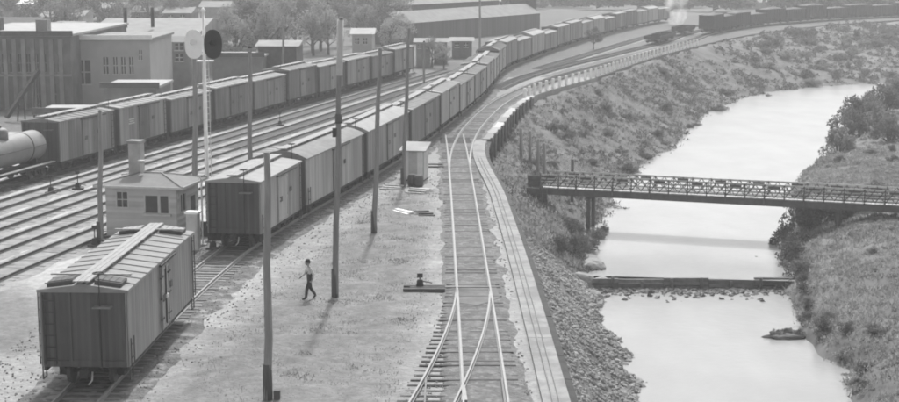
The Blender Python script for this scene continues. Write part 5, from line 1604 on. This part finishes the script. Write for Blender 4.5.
# separate boulders
def boulder(px, py, z, s, label, m=M_ROCK, flat=.6):
    q = at(px, py, z); bm = bmesh.new(); bmesh.ops.create_icosphere(bm, subdivisions=3, radius=1.0)
    for v in bm.verts:
        n_ = mnoise.noise(v.co * 1.1 + Vector((px, py, 0))) * .35 + mnoise.noise(v.co * 3.1 + Vector((px, 0, 0))) * .12
        v.co *= 1 + n_; v.co.z *= flat
    me_ = bpy.data.meshes.new("boulder"); bm.to_mesh(me_); bm.free(); me_.materials.append(m)
    tag(inst("boulder", me_, None, (q.x, q.y, q.z), (0, 0, px), (s, s, s)), label, "rock", "boulders by the river")
boulder(592, 268, -6.5, 1.0, "big pale rock on the left shore above the weir", M_CONC)
boulder(582, 280, -6.6, .8, "pale rock on the left shore just at the weir's end", M_CONC)
boulder(600, 281, -6.7, .5, "small pale rock in the water touching the weir's left end")
boulder(590, 296, -6.9, .7, "pale rock on the left shore just below the weir", M_CONC)
boulder(757, 258, -6.6, .22, "tiny dark stone poking from water above the weir", M_IRON)
# islet
q = at(786, 337, Z_LOW); t = empty("islet", tuple(q), 0, "small dark weedy islet in the river below the weir", "islet")
bm = bmesh.new(); bmesh.ops.create_icosphere(bm, subdivisions=3, radius=1.0)
for v in bm.verts:
    v.co *= 1 + .35 * mnoise.noise(v.co * 1.7 + Vector((3, 3, 3))); v.co.x *= 1.25; v.co.y *= .75; v.co.z *= .35
me_ = bpy.data.meshes.new("mud"); bm.to_mesh(me_); bm.free(); me_.materials.append(M_BANK); inst("mud", me_, t)
for k, (dx, dy) in enumerate(((-.7, 0), (0, .1), (.7, -.05), (.3, .3))):
    o = inst("foliage", BUSH[k][0], t, (dx, dy, .12), (0, 0, k), (.5, .45, .38))

# ------------------------------------------------------------------ far trees
TREE = []
for k in range(3):
    g = np.random.default_rng(300 + k); cl = []
    for _ in range(30):
        a = g.uniform(0, 2 * PI); h = g.uniform(.32, .98); r_ = (.36 * math.sin(PI * min(1, (h - .2) / .85)) ** .7) * g.uniform(.2, 1)
        cl.append((r_ * math.cos(a), r_ * math.sin(a), h, g.uniform(.06, .13)))
    q_, f_ = leaf_cloud(2600, cl, .018, 400 + k)
    crown = cloud_mesh("crown", q_, f_, M_LEAF_L if k != 1 else M_LEAF)
    b = MB(); b.tube([(0, 0, -.02), (.01, 0, .2), (0, .01, .45), (0, 0, .8)], [.03, .024, .016, .006], 8)
    for c in cl[:10]: b.tube([(0, 0, c[2] * .55), (c[0] * .6, c[1] * .6, c[2] * .85), c[:3]], [.012, .008, .003], 5)
    TREE.append((crown, b.mesh("trunk", M_BARK)))
def tree(px, py, h, k, label, yb):
    dl = yb * CP + 10 * SP
    t = empty("tree", ((px - 449.5) / FPX * dl, yb, 0), px, label, "tree", "hazy trees of the town")
    t.scale = (h * 1.15, h * 1.15, h)
    inst("crown", TREE[k % 3][0], t); inst("trunk", TREE[k % 3][1], t)
for i, (px, yb, h, lab) in enumerate(((236, 196, 8, "pale leafy tree directly right of the black signal target"), (250, 205, 9, "pale leafy tree behind the crossarm pole"), (266, 198, 8.5, "pale leafy tree above the dark shed"), (278, 215, 9, "pale tree beside the distant dark pole"),
        (50, 250, 9, "hazy tree behind the brick factory roof"), (66, 240, 9, "hazy tree between factory and hall roof"), (82, 300, 11, "far hazy tree at the top left, tallest"), (366, 280, 8, "hazy tree above the far bright gabled house"), (385, 290, 9, "hazy tree left of the freight shed roof"), (400, 300, 9, "hazy tree touching the freight shed's left end"),
        (594, 250, 3.6, "small dark tree standing between far tracks"), (432, 208, 4, "small tree before the freight shed's left end"), (444, 205, 3.5, "low tree before the freight shed near the boxcars"), (312, 240, 7, "leafy tree behind the left string near the tallest pole"), (328, 236, 6.5, "leafy tree just left of the tallest pole"), (390, 236, 6, "leafy tree left of the freight shed"), (300, 260, 8, "hazy tree right of the distant dark pole"), (320, 250, 7.5, "hazy tree left of the tallest pole's top"))):
    tree(px, 0, h, i, lab, yb)
lab_ = ["leftmost", "second", "third", "fourth", "fifth", "sixth", "seventh", "eighth", "ninth", "tenth", "eleventh", "twelfth", "thirteenth", "last"]
for i in range(14):
    px = 208 + i * 14.5 + 4 * math.sin(i * 2.1); tree(px, 0, 5.0 + 2.2 * abs(math.sin(i * 1.9)), i + 1, lab_[i] + " soft hazy tree of the belt behind the left string", 232 + 30 * abs(math.sin(i * 2.7)))
for i in range(8):
    px = 4 + i * 24 + 5 * math.sin(i * 2.1); tree(px, 0, 6.5 + 2.5 * abs(math.sin(i * 1.3)), i, lab_[i] + " hazy tree in the belt behind the factory and hall roofs", 262 + 40 * abs(math.sin(i * 1.7)))
# far wood that reads as one mass
pts = []; V = []; F = []; b0 = 0
q_, f_ = leaf_cloud(500, [(0, 0, .5, .4), (.3, .1, .4, .3), (-.3, 0, .45, .3), (0, .2, .7, .25)], .09, 9)
for i in range(330):
    y = r6.uniform(330, 640) if i % 2 else r6.uniform(400, 560); x = r6.uniform(-.33, .36) * y; s = r6.uniform(8, 15)
    if x > EDGE.x_at(min(y, 600)) - 8 or (y < 420 and x > 5): continue
    V.append(q_ * np.array([s, s, s * .62]) + np.array([x, y, -.3])); F.append(f_ + b0); b0 += len(q_)
o = inst("far_wood", cloud_mesh("far_wood", np.concatenate(V), np.concatenate(F), M_LEAF)); tag(o, "hazy far wood along the top of the view", kind="stuff")

# ------------------------------------------------------------------ steam plume
def plume(loc, label):
    bm = bmesh.new()
    g = random.Random(4)
    for k in range(11):
        f = k / 10; c = Vector((math.sin(k * 1.3) * .5 + f * 1.0, g.uniform(-.3, .3), .6 + f * 12)); r_ = 2.2 + 1.6 * f + g.uniform(-.2, .3)
        bmesh.ops.create_icosphere(bm, subdivisions=2, radius=r_, matrix=Matrix.Translation(c))
    me_ = bpy.data.meshes.new("steam_plume"); bm.to_mesh(me_); bm.free()
    ob = inst("steam_plume", me_, None, loc)
    rm = ob.modifiers.new("join", 'REMESH'); rm.mode = 'VOXEL'; rm.voxel_size = .35
    bpy.context.view_layer.update()
    dg = bpy.context.evaluated_depsgraph_get(); me2 = bpy.data.meshes.new_from_object(ob.evaluated_get(dg)); ob.modifiers.clear(); ob.data = me2
    m = bpy.data.materials.new("steam"); m.use_nodes = True; nt = m.node_tree; nt.nodes.clear()
    out = nt.nodes.new("ShaderNodeOutputMaterial"); pv_ = nt.nodes.new("ShaderNodeVolumePrincipled")
    pv_.inputs["Color"].default_value = (.97, .97, .97, 1); pass; pv_.inputs["Anisotropy"].default_value = .3
    tc = nt.nodes.new("ShaderNodeTexCoord"); nn = nt.nodes.new("ShaderNodeTexNoise"); nn.inputs["Scale"].default_value = .45; nn.inputs["Detail"].default_value = 4
    mr = nt.nodes.new("ShaderNodeMapRange"); mr.inputs[1].default_value = .42; mr.inputs[2].default_value = .75; mr.inputs[3].default_value = 0; mr.inputs[4].default_value = .42
    nt.links.new(tc.outputs["Object"], nn.inputs["Vector"]); nt.links.new(nn.outputs[0], mr.inputs[0]); nt.links.new(mr.outputs[0], pv_.inputs["Density"])
    nt.links.new(pv_.outputs[0], out.inputs["Volume"]); me2.materials.clear(); me2.materials.append(m)
    tag(ob, label, "steam", kind="stuff")
q = at(681, 26); plume((q.x, q.y + 8, 0.6), "white steam plume rising left of the far coal train")

# ------------------------------------------------------------------ haze
def haze():
    x0, x1, y0, y1, z0, z1 = -4200, 3200, -200, 4200, -9.6, 19.0
    me_ = MB().box(((x0 + x1) / 2, (y0 + y1) / 2, (z0 + z1) / 2), (x1 - x0, y1 - y0, z1 - z0)).mesh("haze", [])
    m = bpy.data.materials.new("haze air"); m.use_nodes = True; nt = m.node_tree; nt.nodes.clear()
    out = nt.nodes.new("ShaderNodeOutputMaterial"); pv_ = nt.nodes.new("ShaderNodeVolumePrincipled")
    pv_.inputs["Color"].default_value = (.86, .86, .86, 1); pv_.inputs["Density"].default_value = HAZE_DENSITY; pv_.inputs["Anisotropy"].default_value = .25
    nt.links.new(pv_.outputs[0], out.inputs["Volume"]); me_.materials.append(m)
    o = inst("haze", me_); tag(o, "pale smoky haze over the whole yard", kind="stuff")
haze()
